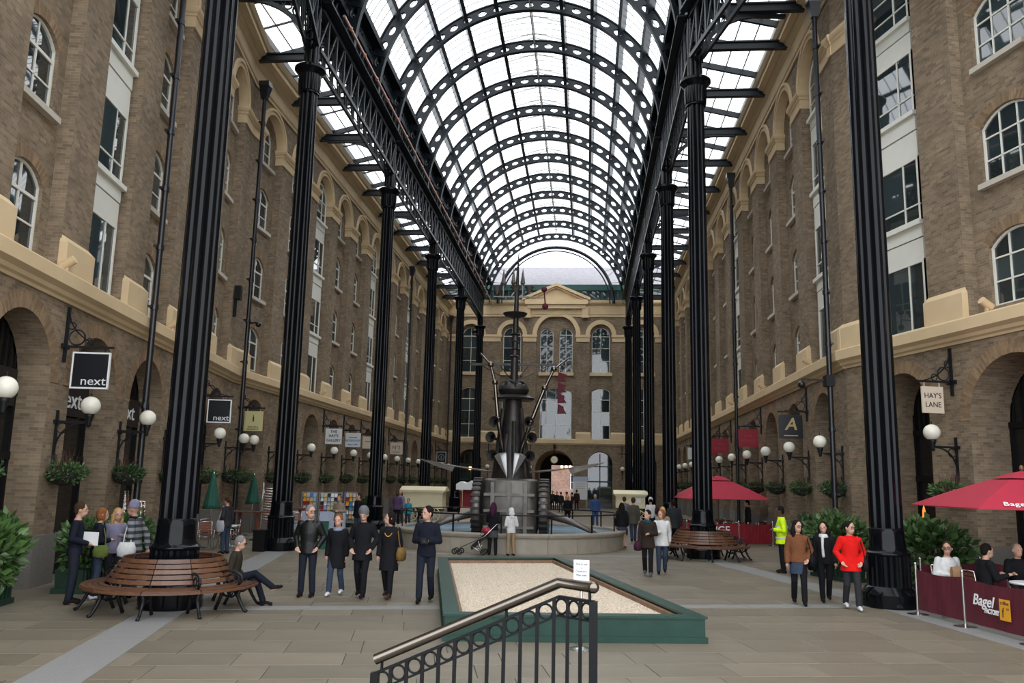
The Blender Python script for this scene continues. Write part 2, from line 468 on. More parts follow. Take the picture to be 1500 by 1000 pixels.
SP = MB(); SP.box(-0.96, 0.96, 0.0, 0.1, 0.0, 0.62); SP.box(-0.96, 0.96, -0.02, 0.1, 0.65, 1.0)
PLINTH_N = {}
WIN_N = [0]; TRIM_N = [100]
GLASS_N = [0]
def place(o, wall, s, y, z):
    o.matrix_world = wall['_m'] @ Matrix.Translation((s, y, z))
WALLS = {}
class Wall:
    pass
def new_window(W, s, y, z, kit, sill, label):
    WIN_N[0] += 1
    fm, panes, py = kit
    o = link('window_%d' % WIN_N[0], fm)
    o.matrix_world = W.M @ Matrix.Translation((s, y, z))
    tag(o, label, None, None, 'structure')
    for cx, pme in panes:
        p = link('pane', pme, o, (cx, py, 0))
        p.rotation_euler = (random.gauss(0, .004), 0, random.gauss(0, .007))
    if sill: link('sill', sill, o, (0, 0, 0))
    return o
SHOP_MESH = {}
def shopfront(W, s, hw, rdep):
    ZS = 5.62 - hw
    # dark timber and glass screen set deep inside an arcade arch
    if hw not in SHOP_MESH:
        f = MB()
        f.box(-hw, -hw + .09, 0, .1, 0, ZS); f.box(hw - .09, hw, 0, .1, 0, ZS); f.box(-.05, .05, 0, .1, 0, 2.7)
        f.box(-hw, hw, -.02, .12, 2.62, 2.78); f.box(-hw, hw, 0, .1, 0, .35)
        f.box(-hw, hw, -.02, .12, 3.95, 4.1)
        for k in range(11):
            x = -hw + 2 * hw * (k + .5) / 11
            f.box(x - .015, x + .015, 0.03, .06, 4.1, ZS + math.sqrt(max(hw * hw - x * x, 0)))
        g = MB(); p = arch_pts(0, hw, ZS, hw, 10)
        g.face([(-hw, .07, 0)] + [(q[0], .07, q[1]) for q in p] + [(hw, .07, 0)])
        SHOP_MESH[hw] = (f.mesh('shopfront_frame', 'black'), g.mesh('shopfront_glass', 'shop_glass'))
    f, g = SHOP_MESH[hw]
    a = link('shopfront', f, W.root, (s, rdep - .04, 0)); link('shop_pane', g, a)
PED = MB()
PED.grid([[(-.72, .02, 6.6), (-.72, -.16, 6.6), (.72, -.16, 6.6), (.72, .02, 6.6)], [(-.72, .02, 7.34), (-.72, -.16, 7.34), (.72, -.16, 7.34), (.72, .02, 7.34)],
          [(-.68, .02, 7.5), (-.68, -.005, 7.5), (.68, -.005, 7.5), (.68, .02, 7.5)]], closed_u=True, cap1=True)
IMP_CACHE = {}
def impost_mesh(hwp):
    # moulded block on top of a pilaster (hwp = half width of the pilaster)
    if hwp not in IMP_CACHE:
        m = MB()
        prof = [(0.00, 16.62), (0.05, 16.62), (0.05, 16.98), (0.09, 17.0), (0.09, 17.08), (0.14, 17.12), (0.17, 17.2), (0.17, 17.3), (0.0, 17.32)]
        rows = []
        for (o, z) in prof:
            h = hwp + o
            rows.append([(-h, .34, z), (-h, -o, z), (h, -o, z), (h, .34, z)])
        m.grid(rows)
        IMP_CACHE[hwp] = m.mesh('impost', 'stucco')
    return IMP_CACHE[hwp]
def sweep_mesh(prof, s0, s1, name, mat):
    m = MB(); m.grid([[(s0, -o, z) for (o, z) in prof], [(s1, -o, z) for (o, z) in prof]])
    for s_ in (s0, s1): m.face([(s_, -o, z) for (o, z) in prof])
    return m.mesh(name, mat)
STRING = [(-.05, 6.08), (.05, 6.08), (.07, 6.14), (.14, 6.18), (.17, 6.26), (.30, 6.34), (.30, 6.62), (.26, 6.66), (-.35, 6.74)]
ENTAB = [(-.05, 18.82), (.06, 18.82), (.06, 18.95), (.10, 18.98), (.12, 19.08), (.07, 19.1), (.07, 19.62), (.12, 19.64), (.16, 19.74), (.22, 19.78),
         (.26, 19.92), (.42, 20.0), (.46, 20.02), (.46, 20.22), (.52, 20.26), (.58, 20.40), (.60, 20.46), (-.5, 20.55)]
ARCH_RING = {}
def facade(name, label, A, B, bays, P, s_min, s_max, mirror=False, cols3=(), hwg=1.2, hwo={}, rdep=1.0):
    """bays: list of (s, type); P bay pitch; local x runs A->B, local y into the building."""
    W = Wall(); A = Vector((*A, 0)); B = Vector((*B, 0)); d = (B - A); ang = math.atan2(d.y, d.x)
    W.M = Matrix.Translation(A) @ Matrix.Rotation(ang, 4, 'Z')
    W.ang = ang; W.A = A; W.d = d.normalized(); W.out = Vector((d.normalized().y, -d.normalized().x, 0))
    hwr = P / 2 - .70; GW = lambda s_: hwo.get(s_, hwg)
    mb = MB()
    edges = [s - P / 2 for s, _ in bays] + [bays[-1][0] + P / 2]
    # arcade storey and upper storeys, bay by bay
    for s, ty in bays:
        a, b = s - P / 2, s + P / 2
        if ty != 'X':
            strip(mb, a, b, 0, 6.2, [(s, GW(s), 0, 5.62 - GW(s), GW(s))], 0, rdep)
        else:
            strip(mb, a, b, 0, 6.2, [])
        strip(mb, a, b, 6.2, 19.0, [(s, hwr, 6.6, 17.3, hwr)], 0, .33)
        if ty.lower() == 'w':
            qf(mb, s - hwr, s - .95, 6.6, 6.6, 18.7, 18.7, .33); qf(mb, s + .95, s + hwr, 6.6, 6.6, 18.7, 18.7, .33)
            if hwr < .95: pass
            # gap above the arched top light
            ap = arch_pts(s, .95, 17.2, .95, 10)
            for i in range(len(ap) - 1): qf(mb, ap[i][0], ap[i + 1][0], ap[i][1], ap[i + 1][1], 18.7, 18.7, .33)
        else:
            hwin = .84 if s in cols3 else .76
            strip(mb, s - hwr, s + hwr, 6.6, 18.7, [(s, hwin, 6.9, 8.4, .35), (s, hwin, 10.05, 11.55, .35), (s, hwin, 13.2, 14.7, .35), (s, .66, 16.15, 17.35, .66)], .33, .12)
    if s_min < edges[0]: strip(mb, s_min, edges[0], 0, 19.0, [], 0)
    if s_max > edges[-1]: strip(mb, edges[-1], s_max, 0, 19.0, [], 0)
    qf(mb, s_min, s_max, 18.9, 18.9, 20.5, 20.5, .02)
    W.root = mb.build(name, 'brick'); W.root.matrix_world = W.M
    tag(W.root, label, None, None, 'structure')
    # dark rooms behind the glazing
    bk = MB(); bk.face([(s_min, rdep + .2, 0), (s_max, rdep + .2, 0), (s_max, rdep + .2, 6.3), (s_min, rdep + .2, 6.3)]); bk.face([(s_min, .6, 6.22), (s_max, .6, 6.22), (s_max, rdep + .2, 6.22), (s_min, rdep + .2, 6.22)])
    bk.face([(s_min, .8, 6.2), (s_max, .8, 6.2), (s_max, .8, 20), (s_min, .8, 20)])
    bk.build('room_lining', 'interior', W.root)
    for pf, lb in ((STRING, 'tan string course ledge above the arcade'), (ENTAB, 'tan entablature and cornice along the roof line')):
        TRIM_N[0] += 1
        o = link('trim_%d' % TRIM_N[0], sweep_mesh(pf, s_min - .05, s_max + .05, 'moulding', 'stucco')); o.matrix_world = W.M
        tag(o, lb, None, None, 'structure')
    if hwr not in ARCH_RING:
        ARCH_RING[hwr] = (ring_mesh('archivolt', hwr - .015, 17.3, hwr - .015, .185, -.05, .33, 'stucco'), ring_mesh('archivolt', hwr + .16, 17.3, hwr + .16, .12, -.09, .0, 'stucco'))
    if 's' not in ARCH_RING: ARCH_RING['s'] = ring_mesh('brick_arch_ring', .76, 0, .35, .28, -.008, .0, 'brick_arch', 8)
    PLM = {}
    def plinth_for(x0, x1):
        k = (round(x0, 3), round(x1, 3))
        if k not in PLM: PLM[k] = MB().box(x0 - .05, x1 + .05, -.06, rdep - .02, 0, 1.05).mesh('pier_plinth', 'plinth_granite')
        return PLM[k]
    pedm = PED.mesh('pedestal', 'stucco')
    edge_list = edges
    for ei, e in enumerate(edge_list):
        pm0 = -(P / 2 - GW(bays[ei - 1][0])) if ei else 0.0
        pm1 = (P / 2 - GW(bays[ei][0])) if ei < len(bays) else 0.0
        link('pedestal', pedm, W.root, (e, 0, 0))
        link('impost', impost_mesh(.70), W.root, (e, 0, 0))
        link('pier_plinth', plinth_for(pm0, pm1), W.root, (e, 0, 0))
    for s, ty in bays:
        link('archivolt', ARCH_RING[hwr][0], W.root, (s, 0, 0)); link('archivolt', ARCH_RING[hwr][1], W.root, (s, 0, 0))
        if ty != 'X':
            
            gw = GW(s)
            if ('g', gw) not in ARCH_RING: ARCH_RING[('g', gw)] = ring_mesh('brick_arch_ring', gw - .004, 5.62 - gw, gw - .004, .36, -.012, .02, 'brick_arch', 16)
            link('brick_arch_ring', ARCH_RING[('g', gw)], W.root, (s, 0, 0)); shopfront(W, s, gw, rdep)
        if ty.lower() == 'w':
            kw, k1 = (KIT_WM, KIT_W1M) if mirror else (KIT_W, KIT_W1)
            new_window(W, s, .23, 6.74, k1, None, 'tall white framed office window just above the tan ledge')
            new_window(W, s, .23, 9.85, kw, SILL_W, 'white framed office window, second storey of its white panelled bay')
            new_window(W, s, .23, 13.1, kw, SILL_W, 'white framed office window, third storey of its white panelled bay')
            new_window(W, s, .23, 16.0, KIT_WATT, SILL_W, 'arched white framed attic window above a white spandrel')
            spm = bpy.data.meshes.get('spandrel_panel') or SP.mesh('spandrel_panel', 'white_paint')
            for z in (8.74, 11.75, 15.0):
                p = link('spandrel_panel', spm, W.root, (s, .24, z)); p.scale = (1, 1, {8.74: .98, 11.75: 1.22, 15.0: .87}[z])
        else:
            ka = KIT_A3 if s in cols3 else KIT_A
            for zi, z in enumerate((6.9, 10.05, 13.2)):
                new_window(W, s, .41, z, ka, SILL if zi else None, ['segmental arched window on the tan ledge of the brick wall', 'segmental arched window with stone sill, second storey of the brick wall', 'segmental arched window with stone sill, third storey of the brick wall'][zi])
                rg = link('brick_arch_ring', ARCH_RING['s'], W.root, (s, .33, z + 1.5))
                if ka is KIT_A3: rg.scale = (1.1, 1, 1)
            new_window(W, s, .41, 16.15, KIT_ATT, SILL, 'round headed attic window under a tan arch')
    WALLS[name] = W
    return W
PL, PR = 3.77, 4.03
LF = facade('wall_left_far', 'long straight brick arcade wall carrying the gallery and bookshop signs', (-14.1, 31.9), (-14.1, 82.5),
            [(34.35 - 31.9 + PL * k, 'W' if k in (2, 5, 8, 11) else 'a') for k in range(13)], PL, 0, 50.6)
LN = facade('wall_left_near', 'brick arcade wall angled in beside the black and white hanging signs', (-10.95, 13.84), (-14.1, 31.9),
            [(1.63 + 3.64 * k, 'W' if k in (1,) else 'a') for k in range(-2, 5)], 3.64, -9.6, 18.33, hwg=1.33, rdep=.68)
RF = facade('wall_right_far', 'long straight brick arcade wall carrying the red cafe signs', (8.1, 82.5), (8.1, 26.6),
            [(82.5 - (29.25 + PR * k), 'W' if k in (0, 4, 8, 12) else 'a') for k in range(13, -1, -1)], PR, -1, 55.9, mirror=False)
RN = facade('wall_right_near', 'brick arcade wall angled in behind the dark red cafe barrier', (8.1, 26.6), (10.15, 19.6),
            [(2.62 + 4.04 * k, 'W' if k in (0, 3) else 'a') for k in range(0, 5)], 4.04, 0, 24.0, cols3=(2.62 + 4.04, 2.62 + 8.08), hwg=1.5, hwo={2.62: 1.08}, rdep=1.15)

# ------------------------------------------------------------------ back wall
def back_wall():
    W = Wall(); W.M = Matrix.Translation((0, 82.5, 0)); W.ang = 0; W.A = Vector((0, 82.5, 0)); W.d = Vector((1, 0, 0)); W.out = Vector((0, -1, 0))
    mb = MB()
    X0, X1, c = -14.4, 8.4, -3.0
    # bays: centre (pair of windows), inner left/right, outer left/right
    bays = [(-11.7, .92, 'a'), (-7.5, .92, 'a'), (c, 1.95, 'c'), (1.46, .92, 'a'), (5.7, .92, 'a')]
    cuts = [X0, -9.6, -5.45, -.62, 3.55, X1]
    # ground storey arches
    g = [(-11.5, 1.2, 4.3), (-7.4, 1.2, 4.3), (-3.05, 1.9, 3.65), (1.42, 1.2, 4.3), (5.7, 1.2, 4.3)]
    for i in range(5):
        a, b = cuts[i], cuts[i + 1]; gx, gh, gz = g[i]
        strip(mb, a, b, 0, 6.2, [(gx, gh, 0, gz, gh)], 0, 1.2)
        s, hw, ty = bays[i]
        if ty == 'a':
            strip(mb, a, b, 6.2, 19.0, [(s, hw + .2, 6.6, 17.1, hw + .2)], 0, .3)
            strip(mb, s - hw - .2, s + hw + .2, 6.6, 18.6, [(s, hw, 6.7, 11.45, .3), (s, hw, 13.3, 17.0, hw)], .3, .2)
        else:
            strip(mb, a, b, 6.2, 19.4, [(s, 2.0, 6.6, 17.1, 2.0)], 0, .3)
            # back panel with one wide window below and a pair above
            strip(mb, s - 2.0, s + 2.0, 6.6, 12.6, [(s, 1.6, 6.7, 11.35, .4)], .3, .2)
            strip(mb, s - 2.0, s, 12.6, 19.2, [(s - .97, .68, 13.3, 17.15, .68)], .3, .2)
            strip(mb, s, s + 2.0, 12.6, 19.2, [(s + .97, .68, 13.3, 17.15, .68)], .3, .2)
    qf(mb, X0, X1, 18.9, 18.9, 20.6, 20.6, .05)
    W.root = mb.build('wall_back', 'brick'); W.root.matrix_world = W.M
    tag(W.root, 'brick end wall with tan pediment and arched windows', None, None, 'structure')
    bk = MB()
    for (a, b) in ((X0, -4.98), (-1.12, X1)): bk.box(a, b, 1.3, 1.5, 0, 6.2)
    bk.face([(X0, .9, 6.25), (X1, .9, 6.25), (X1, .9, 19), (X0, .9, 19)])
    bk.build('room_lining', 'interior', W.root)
    link('string_course', sweep_mesh([(-.05, 6.1), (.05, 6.1), (.1, 6.2), (.16, 6.24), (.16, 6.6), (-.3, 6.7)], X0, X1, 'string_course', 'stucco'), W.root)
    # tan pilaster pedestals between the windows
    for (a, b) in ((-13.9, -12.65), (-10.75, -8.45), (-6.55, -5.0), (-1.0, .5), (2.42, 4.7), (6.7, 8.1)):
        m = MB(); m.box(a, b, -.10, .3, 6.6, 7.2); m.grid([[(a, -.10, 7.2), (b, -.10, 7.2), (b, .3, 7.2), (a, .3, 7.2)], [(a + .04, -.01, 7.36), (b - .04, -.01, 7.36), (b - .04, .3, 7.36), (a + .04, .3, 7.36)]], closed_u=True, cap1=True)
        m.build('pedestal', 'stucco', W.root)
    for (a, b) in ((-14.0, -12.82), (-10.58, -8.62), (-6.38, -5.0), (-1.0, .34), (2.58, 4.58), (6.82, 8.1)):
        m = MB(); m.box(a, b, -.08, .3, 16.38, 16.86); m.box(a - .08, b + .08, -.16, .3, 16.86, 17.1); m.build('impost', 'stucco', W.root)
    for s, hw, ty in bays:
        if ty == 'a':
            link('archivolt', ring_mesh('archivolt', hw + .185, 17.1, hw + .185, .435, -.09, .2, 'stucco'), W.root, (s, 0, 0))
            k1 = win_kit(hw - .02, 4.75, .3, [0], [1.35, 2.7, 3.9], meet=2); k2 = win_kit(hw - .02, 3.7, hw - .02, [0], [1.2, 2.5, 3.7], meet=2)
            new_window(W, s, .42, 6.7, k1, None, 'tall segmental headed window on the end wall ledge')
            o = new_window(W, s, .42, 13.3, k2, None, 'tall round headed window on the end wall')
            m = MB(); m.box(-1.15, 1.15, -.35, .1, -.32, 0); m.build('sill', 'stucco', o)
        else:
            link('archivolt', ring_mesh('archivolt', 1.985, 17.1, 1.985, .435, -.09, .2, 'stucco', 20), W.root, (s, 0, 0))
            m = MB(); m.box(-.22, .22, -.14, .1, 19.05, 19.6); m.build('keystone', 'stucco', W.root, loc=(s, 0, 0))
            k1 = win_kit(1.58, 4.65, .4, [-.95, 0, .95], [1.35, 2.7, 3.9], meet=2)
            new_window(W, s, .42, 6.7, k1, None, 'wide four light window in the middle of the end wall')
            k2 = win_kit(.66, 3.85, .66, [0], [1.3, 2.6, 3.85], meet=2)
            for q in (-.97, .97):
                new_window(W, s + q, .42, 13.3, k2, None, 'one of a pair of round headed windows under the pediment')
            m = MB(); m.box(s - 1.75, s + 1.75, .06, .5, 12.98, 13.3); m.build('sill', 'stucco', W.root)
    # entablature: projecting centre with pediment
    W.root2 = link('entablature', sweep_mesh([(-.05, 18.95), (.08, 18.95), (.08, 19.15), (.12, 19.2), (.12, 20.1), (.3, 20.2), (.42, 20.35), (.45, 20.6), (-.4, 20.66)], X0, X1, 'entablature', 'stucco'), W.root)
    m = MB(); m.box(-6.2, .14, -.62, 0, 20.15, 20.62); m.box(-6.0, -.06, -.45, 0, 19.75, 20.15)
    m.build('pediment_base', 'stucco', W.root)
    m = MB()
    m.prism([(-6.35, 20.6), (.27, 20.6), (-3.05, 22.1)], -.15, .3)
    m.build('tympanum', 'stucco', W.root)
    for sg in (-1, 1):
        m = MB(); xa = -3.05 + sg * 3.45
        m.grid([[(xa, y, 20.55 + z) for (y, z) in ((-.62, 0), (-.62, .28), (.3, .28), (.3, 0))], [(-3.05, y, 22.05 + z) for (y, z) in ((-.62, 0), (-.62, .28), (.3, .28), (.3, 0))]], closed_u=True, cap0=True, cap1=True)
        m.grid([[(xa - sg * .35, y, 20.45 + z) for (y, z) in ((-.38, 0), (-.38, .18), (.3, .18), (.3, 0))], [(-3.05, y, 21.87 + z) for (y, z) in ((-.38, 0), (-.38, .18), (.3, .18), (.3, 0))]], closed_u=True, cap0=True, cap1=True)
        m.build('raking_cornice', 'stucco', W.root)
    for x in (-5.95, -.12):
        m = MB(); m.box(x - .3, x + .3, -.4, 0, 18.95, 19.9); m.box(x - .38, x + .38, -.46, 0, 18.8, 19.0); m.build('console', 'stucco', W.root)
    # green glazed fascia and slate roof behind the parapet
    m = MB(); m.box(X0, X1, .75, 1.0, 20.5, 21.0); m.box(X0, X1, .6, 1.0, 21.85, 22.45)
    for k in range(15): m.box(X0 + k * 1.6 - .08, X0 + k * 1.6 + .08, .72, 1.0, 21, 21.9)
    m.build('attic_fascia', 'fascia_green', W.root)
    for k in range(14):
        m = MB(); m.face([(.08, .85, 21), (1.52, .85, 21), (1.52, .85, 21.9), (.08, .85, 21.9)])
        p = m.build('attic_pane', 'window_glass', W.root, loc=(X0 + k * 1.6, 0, 0))
    m = MB(); m.grid([[(X0, .8, 22.45), (X1, .8, 22.45)], [(X0, 6.5, 25.85), (X1, 6.5, 25.85)], [(X0, 12, 22.4), (X1, 12, 22.4)]]); m.build('slate_roof', 'slate', W.root)
    # shop windows in the side arches
    for (gx, gh, gz) in (g[0], g[1], g[3], g[4]):
        f = MB(); f.box(gx - .05, gx + .05, 1.0, 1.1, 0, 5.3); f.box(gx - gh, gx + gh, 1.0, 1.1, 2.5, 2.65); f.box(gx - gh, gx + gh, 1.0, 1.1, 4.0, 4.1); f.build('shopfront', 'fascia_green', W.root)
        q = MB(); q.face([(gx - gh, 1.12, 0)] + [(p[0], 1.12, p[1]) for p in arch_pts(gx, gh, gz, gh)] + [(gx + gh, 1.12, 0)]); q.build('shop_pane', 'window_glass', W.root)
    WALLS['wall_back'] = W
    # open passage through the building to the street
    t = MB()
    pa = arch_pts(-3.05, 1.9, 3.65, 1.9, 12)
    path = [(-4.95, 0)] + pa + [(-1.15, 0)]
    for i in range(len(path) - 1):
        a, b = path[i], path[i + 1]
        t.face([(a[0], 1.2, a[1]), (b[0], 1.2, b[1]), (b[0], 10.5, b[1]), (a[0], 10.5, a[1])], [(0, a[1]), (0, b[1]), (9, b[1]), (9, a[1])])
    t.build('passage_vault', 'brick', W.root)
    pe = MB(); pe.box(-5.2, -3.75, 9.6, 10.4, 0, 6); pe.box(-3.75, -.6, 9.6, 10.4, 4.3, 6)
    pe.build('passage_end', 'interior', W.root)
    return W
BW = back_wall()
# building across the street seen through the passage
st = MB(); strip(st, -12, 8, 0, 12, [(-1.0, .9, 1.6, 3.4, .9)], 0, .2)
so = st.build('street_house', 'brick_street', None, loc=(0, 108, 0)); tag(so, 'pinkish brick house across the street seen through the passage', 'building')
k_ = win_kit(.88, 1.8, .88, [0], [.9, 1.8])
f_ = link('window_frame', k_[0], so, (-1.0, .15, 1.6))
for cx, pme in k_[1]: link('pane', pme, f_, (cx, k_[2], 0))

# ------------------------------------------------------------------ floor: bed, stone slabs one by one, granite strips
fl = MB(); fl.face([(-40, -12, -.02), (40, -12, -.02), (40, 130, -.02), (-40, 130, -.02)])
floor = fl.build('floor', 'slab_bed'); tag(floor, 'worn stone slab paving of the arcade', None, None, 'structure')
slab_m = MB()
B_ = .006
slab_m.grid([[(0, 0, -.05), (1, 0, -.05), (1, 1, -.05), (0, 1, -.05)], [(0, 0, -.004), (1, 0, -.004), (1, 1, -.004), (0, 1, -.004)], [(B_, B_, 0), (1 - B_, B_, 0), (1 - B_, 1 - B_, 0), (B_, 1 - B_, 0)]], closed_u=True, cap1=True)
slab_me = slab_m.mesh('slab', 'slab')
SL = []
ca, sa = math.cos(.2), math.sin(.2)
rng = random.Random(3)
rows_y = -4.0
while rows_y < 92:
    dep = rng.choice((.62, .75, .75, .9))
    x = -32 + rng.random()
    while x < 26:
        ln = rng.choice((.9, 1.05, 1.2, 1.4))
        cx, cy = x + ln / 2, rows_y + dep / 2
        wx, wy = cx * ca - cy * sa, cx * sa + cy * ca
        if -15.5 < wx < 14 and 3 < wy < 84:
            SL.append((x, rows_y, ln, dep, wx, wy))
        x += ln
    rows_y += dep
def slab_size(q):
    d = max(q[5], 1); inside = abs((q[4] + .09 * q[5]) / d) < .66 and q[5] > 9.3
    return (q[2] * q[3] / d ** 3) if inside else -1
SL.sort(key=slab_size, reverse=True)
for q in SL[:300]:
    o = link('slab', slab_me, floor); g_ = .004
    o.location = ((q[0] + g_) * ca - (q[1] + g_) * sa, (q[0] + g_) * sa + (q[1] + g_) * ca, rng.gauss(0, .0008))
    o.rotation_euler = (0, 0, .2); o.scale = (q[2] - 2 * g_, q[3] - 2 * g_, 1)
rest = MB()
for q in SL[300:]:
    g_ = .004; a = [(q[0] + g_, q[1] + g_), (q[0] + q[2] - g_, q[1] + g_), (q[0] + q[2] - g_, q[1] + q[3] - g_), (q[0] + g_, q[1] + q[3] - g_)]
    p = [(x * ca - y * sa, x * sa + y * ca) for x, y in a]
    rest.grid([[(x, y, -.03) for x, y in p], [(x, y, 0) for x, y in p]], closed_u=True, cap1=True)
tag(rest.build('slab_field', 'slab', floor), None, None, None, 'stuff')
C_L = [(-7.50, 15.06), (-10.03, 27.30)] + [(-10.12, 39.99 + 12.49 * k) for k in range(4)]
C_R = [(6.28, 18.40), (3.93, 28.89)] + [(3.95, 39.99 + 12.49 * k) for k in range(4)]
def gstrip(a, b, w):
    a = Vector((*a, 0)); b = Vector((*b, 0)); d = (b - a); L = d.length; d.normalize(); n = Vector((-d.y, d.x, 0))
    k = max(1, int(L / 2.4)); 
    for i in range(k):
        m = MB(); p0 = a + d * (L * i / k + .004); p1 = a + d * (L * (i + 1) / k - .004)
        q = [p0 - n * w / 2, p1 - n * w / 2, p1 + n * w / 2, p0 + n * w / 2]
        m.grid([[(v.x, v.y, -.03) for v in q], [(v.x, v.y, .005) for v in q]], closed_u=True, cap1=True)
        m.build('granite_slab', 'granite_strip', floor)
for C_ in (C_L, C_R):
    for i in range(5): gstrip(C_[i], C_[i + 1], .75)
gstrip(C_L[0], (C_L[0][0] + 2.3, C_L[0][1] - 9.2), .75)
gstrip(C_R[0], (C_R[0][0] + 1.6, C_R[0][1] - 9.2), .75)
for i in range(3): gstrip((C_L[i][0] + .4, C_L[i][1]), (C_R[i][0] - .4, C_R[i][1]), .42)

# ================================================================== ROOF: iron ribbed glass vault
VX, VZ, BAY = -3.09, 20.1, 12.49 / 3
RO, RI = 7.30, 6.74
def pol(r, deg, y=0.0): a = math.radians(deg); return (r * math.cos(a), y, VZ + r * math.sin(a))
def rib_mesh():
    mb = MB(); th = .07; n = 25; a0, a1 = 4.0, 176.0
    def P(t, r, y): return pol(r, t, y)
    for k in range(n):
        ta, tb = a0 + (a1 - a0) * k / n, a0 + (a1 - a0) * (k + 1) / n; tm = (ta + tb) / 2; rm = (RO + RI) / 2
        hole = []; outr = []; m = 16
        for j in range(m):
            an = 2 * PI * j / m
            cx, cz = math.cos(an), math.sin(an)
            hole.append((tm + (tb - ta) * .29 * cx, rm + .150 * cz))
            q = max(abs(cx), abs(cz))
            outr.append((tm + (tb - ta) * .5 * cx / q, rm + (RO - RI) / 2 * cz / q))
        for y in (-th, th):
            for j in range(m):
                l = (j + 1) % m
                mb.face([P(*hole[j], y), P(*hole[l], y), P(*outr[l], y), P(*outr[j], y)])
        for j in range(m):
            l = (j + 1) % m
            mb.face([P(*hole[j], -th), P(*hole[l], -th), P(*hole[l], th), P(*hole[j], th)])
    seg = 60
    for (ra, rb) in ((RO - .01, RO + .05), (RI - .05, RI + .01)):
        rows = []
        for k in range(seg + 1):
            t = a0 - 4 + (a1 - a0 + 8) * k / seg
            rows.append([P(t, ra, -.14), P(t, ra, .14), P(t, rb, .14), P(t, rb, -.14)])
        mb.grid(rows, closed_u=True, cap0=True, cap1=True)
    # stiffener plates near the foot
    for t in (17, 163):
        rows = [[P(t - .6, r, -.13), P(t + .6, r, -.13), P(t + .6, r, .13), P(t - .6, r, .13)] for r in (RI - .05, RO + .3)]
        mb.grid(rows, closed_u=True, cap0=True, cap1=True)
    return mb.mesh('rib', 'iron_roof')
RIB = rib_mesh()
TH = [20.0, 34, 48, 62, 76, 90, 104, 118, 132, 146, 160.0]
RG = 7.42
def glazing_mesh(L):
    mb = MB(); nb = 7
    for k in range(1, nb):
        y = L * k / nb; rows = []
        for i in range(31):
            t = 20 + 140 * i / 30
            rows.append([pol(RG - .02, t, y - .017), pol(RG - .02, t, y + .017), pol(RG + .01, t, y + .017), pol(RG + .01, t, y - .017)])
        mb.grid(rows, closed_u=True)
    return mb.mesh('glazing_bars', 'glaze_bar')
GB = glazing_mesh(BAY)
ch = 2 * RG * math.sin(math.radians(7)) / 2
PANE = MB(); PANE.face([(-ch, .02, 0), (ch, .02, 0), (ch, BAY / 7 - .02, 0), (-ch, BAY / 7 - .02, 0)])
PANE = PANE.mesh('roof_pane', 'roof_glass')
VENT = MB()
for y in (.0,):
    for sg in (-1, 1):
        a = Vector(pol(RG, 90 - 14 * sg, 0)); b = Vector((0, 0, VZ + RG + .28))
        for yy in (.25, BAY / 2, BAY - .25): VENT.beam(a + Vector((0, yy, 0)), b + Vector((0, yy, 0)), .05, .07)
VENT.beam((0, 0, VZ + RG + .28), (0, BAY, VZ + RG + .28), .10, .12)
VENT = VENT.mesh('ridge_vent', 'ridge_metal')
EAVE = MB()   # dark eaves panel below the glass with long oval recesses
for sg in (0, 1):
    rows = []
    for i in range(6):
        t = -3 + 23.5 * i / 5; t = t if sg == 0 else 180 - t
        rows.append([pol(RO + .12, t, 0), pol(RO + .12, t, BAY)])
    EAVE.grid(rows)
    for t in (1, 20.3):
        t2 = t if sg == 0 else 180 - t
        EAVE.beam(pol(RO + .02, t2, 0), pol(RO + .02, t2, BAY), .22, .16)
    for k in range(3):
        pts = []
        for j in range(16):
            an = 2 * PI * j / 16; t = 10.5 + 6 * math.sin(an); t = t if sg == 0 else 180 - t
            pts.append(pol(RO + .04, t, BAY * (k + .5) / 3 + .45 * math.cos(an)))
        EAVE.tube(pts, .06, 5, closed=True)
EAVE = EAVE.mesh('eaves_panel', 'iron_roof')
def vault(root, k0, k1, pane_budget, first_rib=True):
    L0, L1 = k0 * BAY, k1 * BAY
    for k in range(k0, k1 + 1):
        link('rib', RIB, root, (0, k * BAY, 0))
    for t in TH:
        m = MB()
        w_, h_ = (.20, .24) if t != 90 else (.07, .10)
        u = Vector(pol(1, t)) - Vector((0, 0, VZ))
        m.beam(Vector(pol(RO - .10, t, L0)), Vector(pol(RO - .10, t, L1)), w_, .42 if t != 90 else .1, up=u)
        m.build('purlin', 'iron_roof' if t != 90 else 'ridge_metal', root)
    cells = []
    for k in range(k0, k1):
        link('glazing_bars', GB, root, (0, k * BAY, 0)); link('ridge_vent', VENT, root, (0, k * BAY, 0)); link('eaves_panel', EAVE, root, (0, k * BAY, 0))
        for i in range(len(TH) - 1):
            for j in range(7): cells.append((k, i, j))
    stuff = MB()
    for q, (k, i, j) in enumerate(cells):
        tm = (TH[i] + TH[i + 1]) / 2; c = pol(RG * math.cos(math.radians(7)), tm, k * BAY + j * BAY / 7)
        ry = math.radians(90 - tm)
        if q < pane_budget:
            o = link('roof_pane', PANE, root, c); o.rotation_euler = (0, ry, 0)
        else:
            R = Matrix.Translation(c) @ Matrix.Rotation(ry, 4, 'Y')
            stuff.face([R @ Vector(p) for p in ((-ch, .02, 0), (ch, .02, 0), (ch, BAY / 7 - .02, 0), (-ch, BAY / 7 - .02, 0))])
    if stuff.f: tag(stuff.build('roof_pane_field', 'roof_glass', root), None, None, None, 'stuff')
ceil = link('ceiling', None, None, (VX, 39.99, 0)); tag(ceil, 'black iron ribbed glass barrel vault over the arcade', None, None, 'structure')
vault(ceil, -3, 10, 300)
ceil2 = link('ceiling_near', None, None, (-3.05, 28.1, 0), .2065); tag(ceil2, 'nearer angled length of the ribbed glass barrel vault', None, None, 'structure')
vault(ceil2, -6, 0, 0)
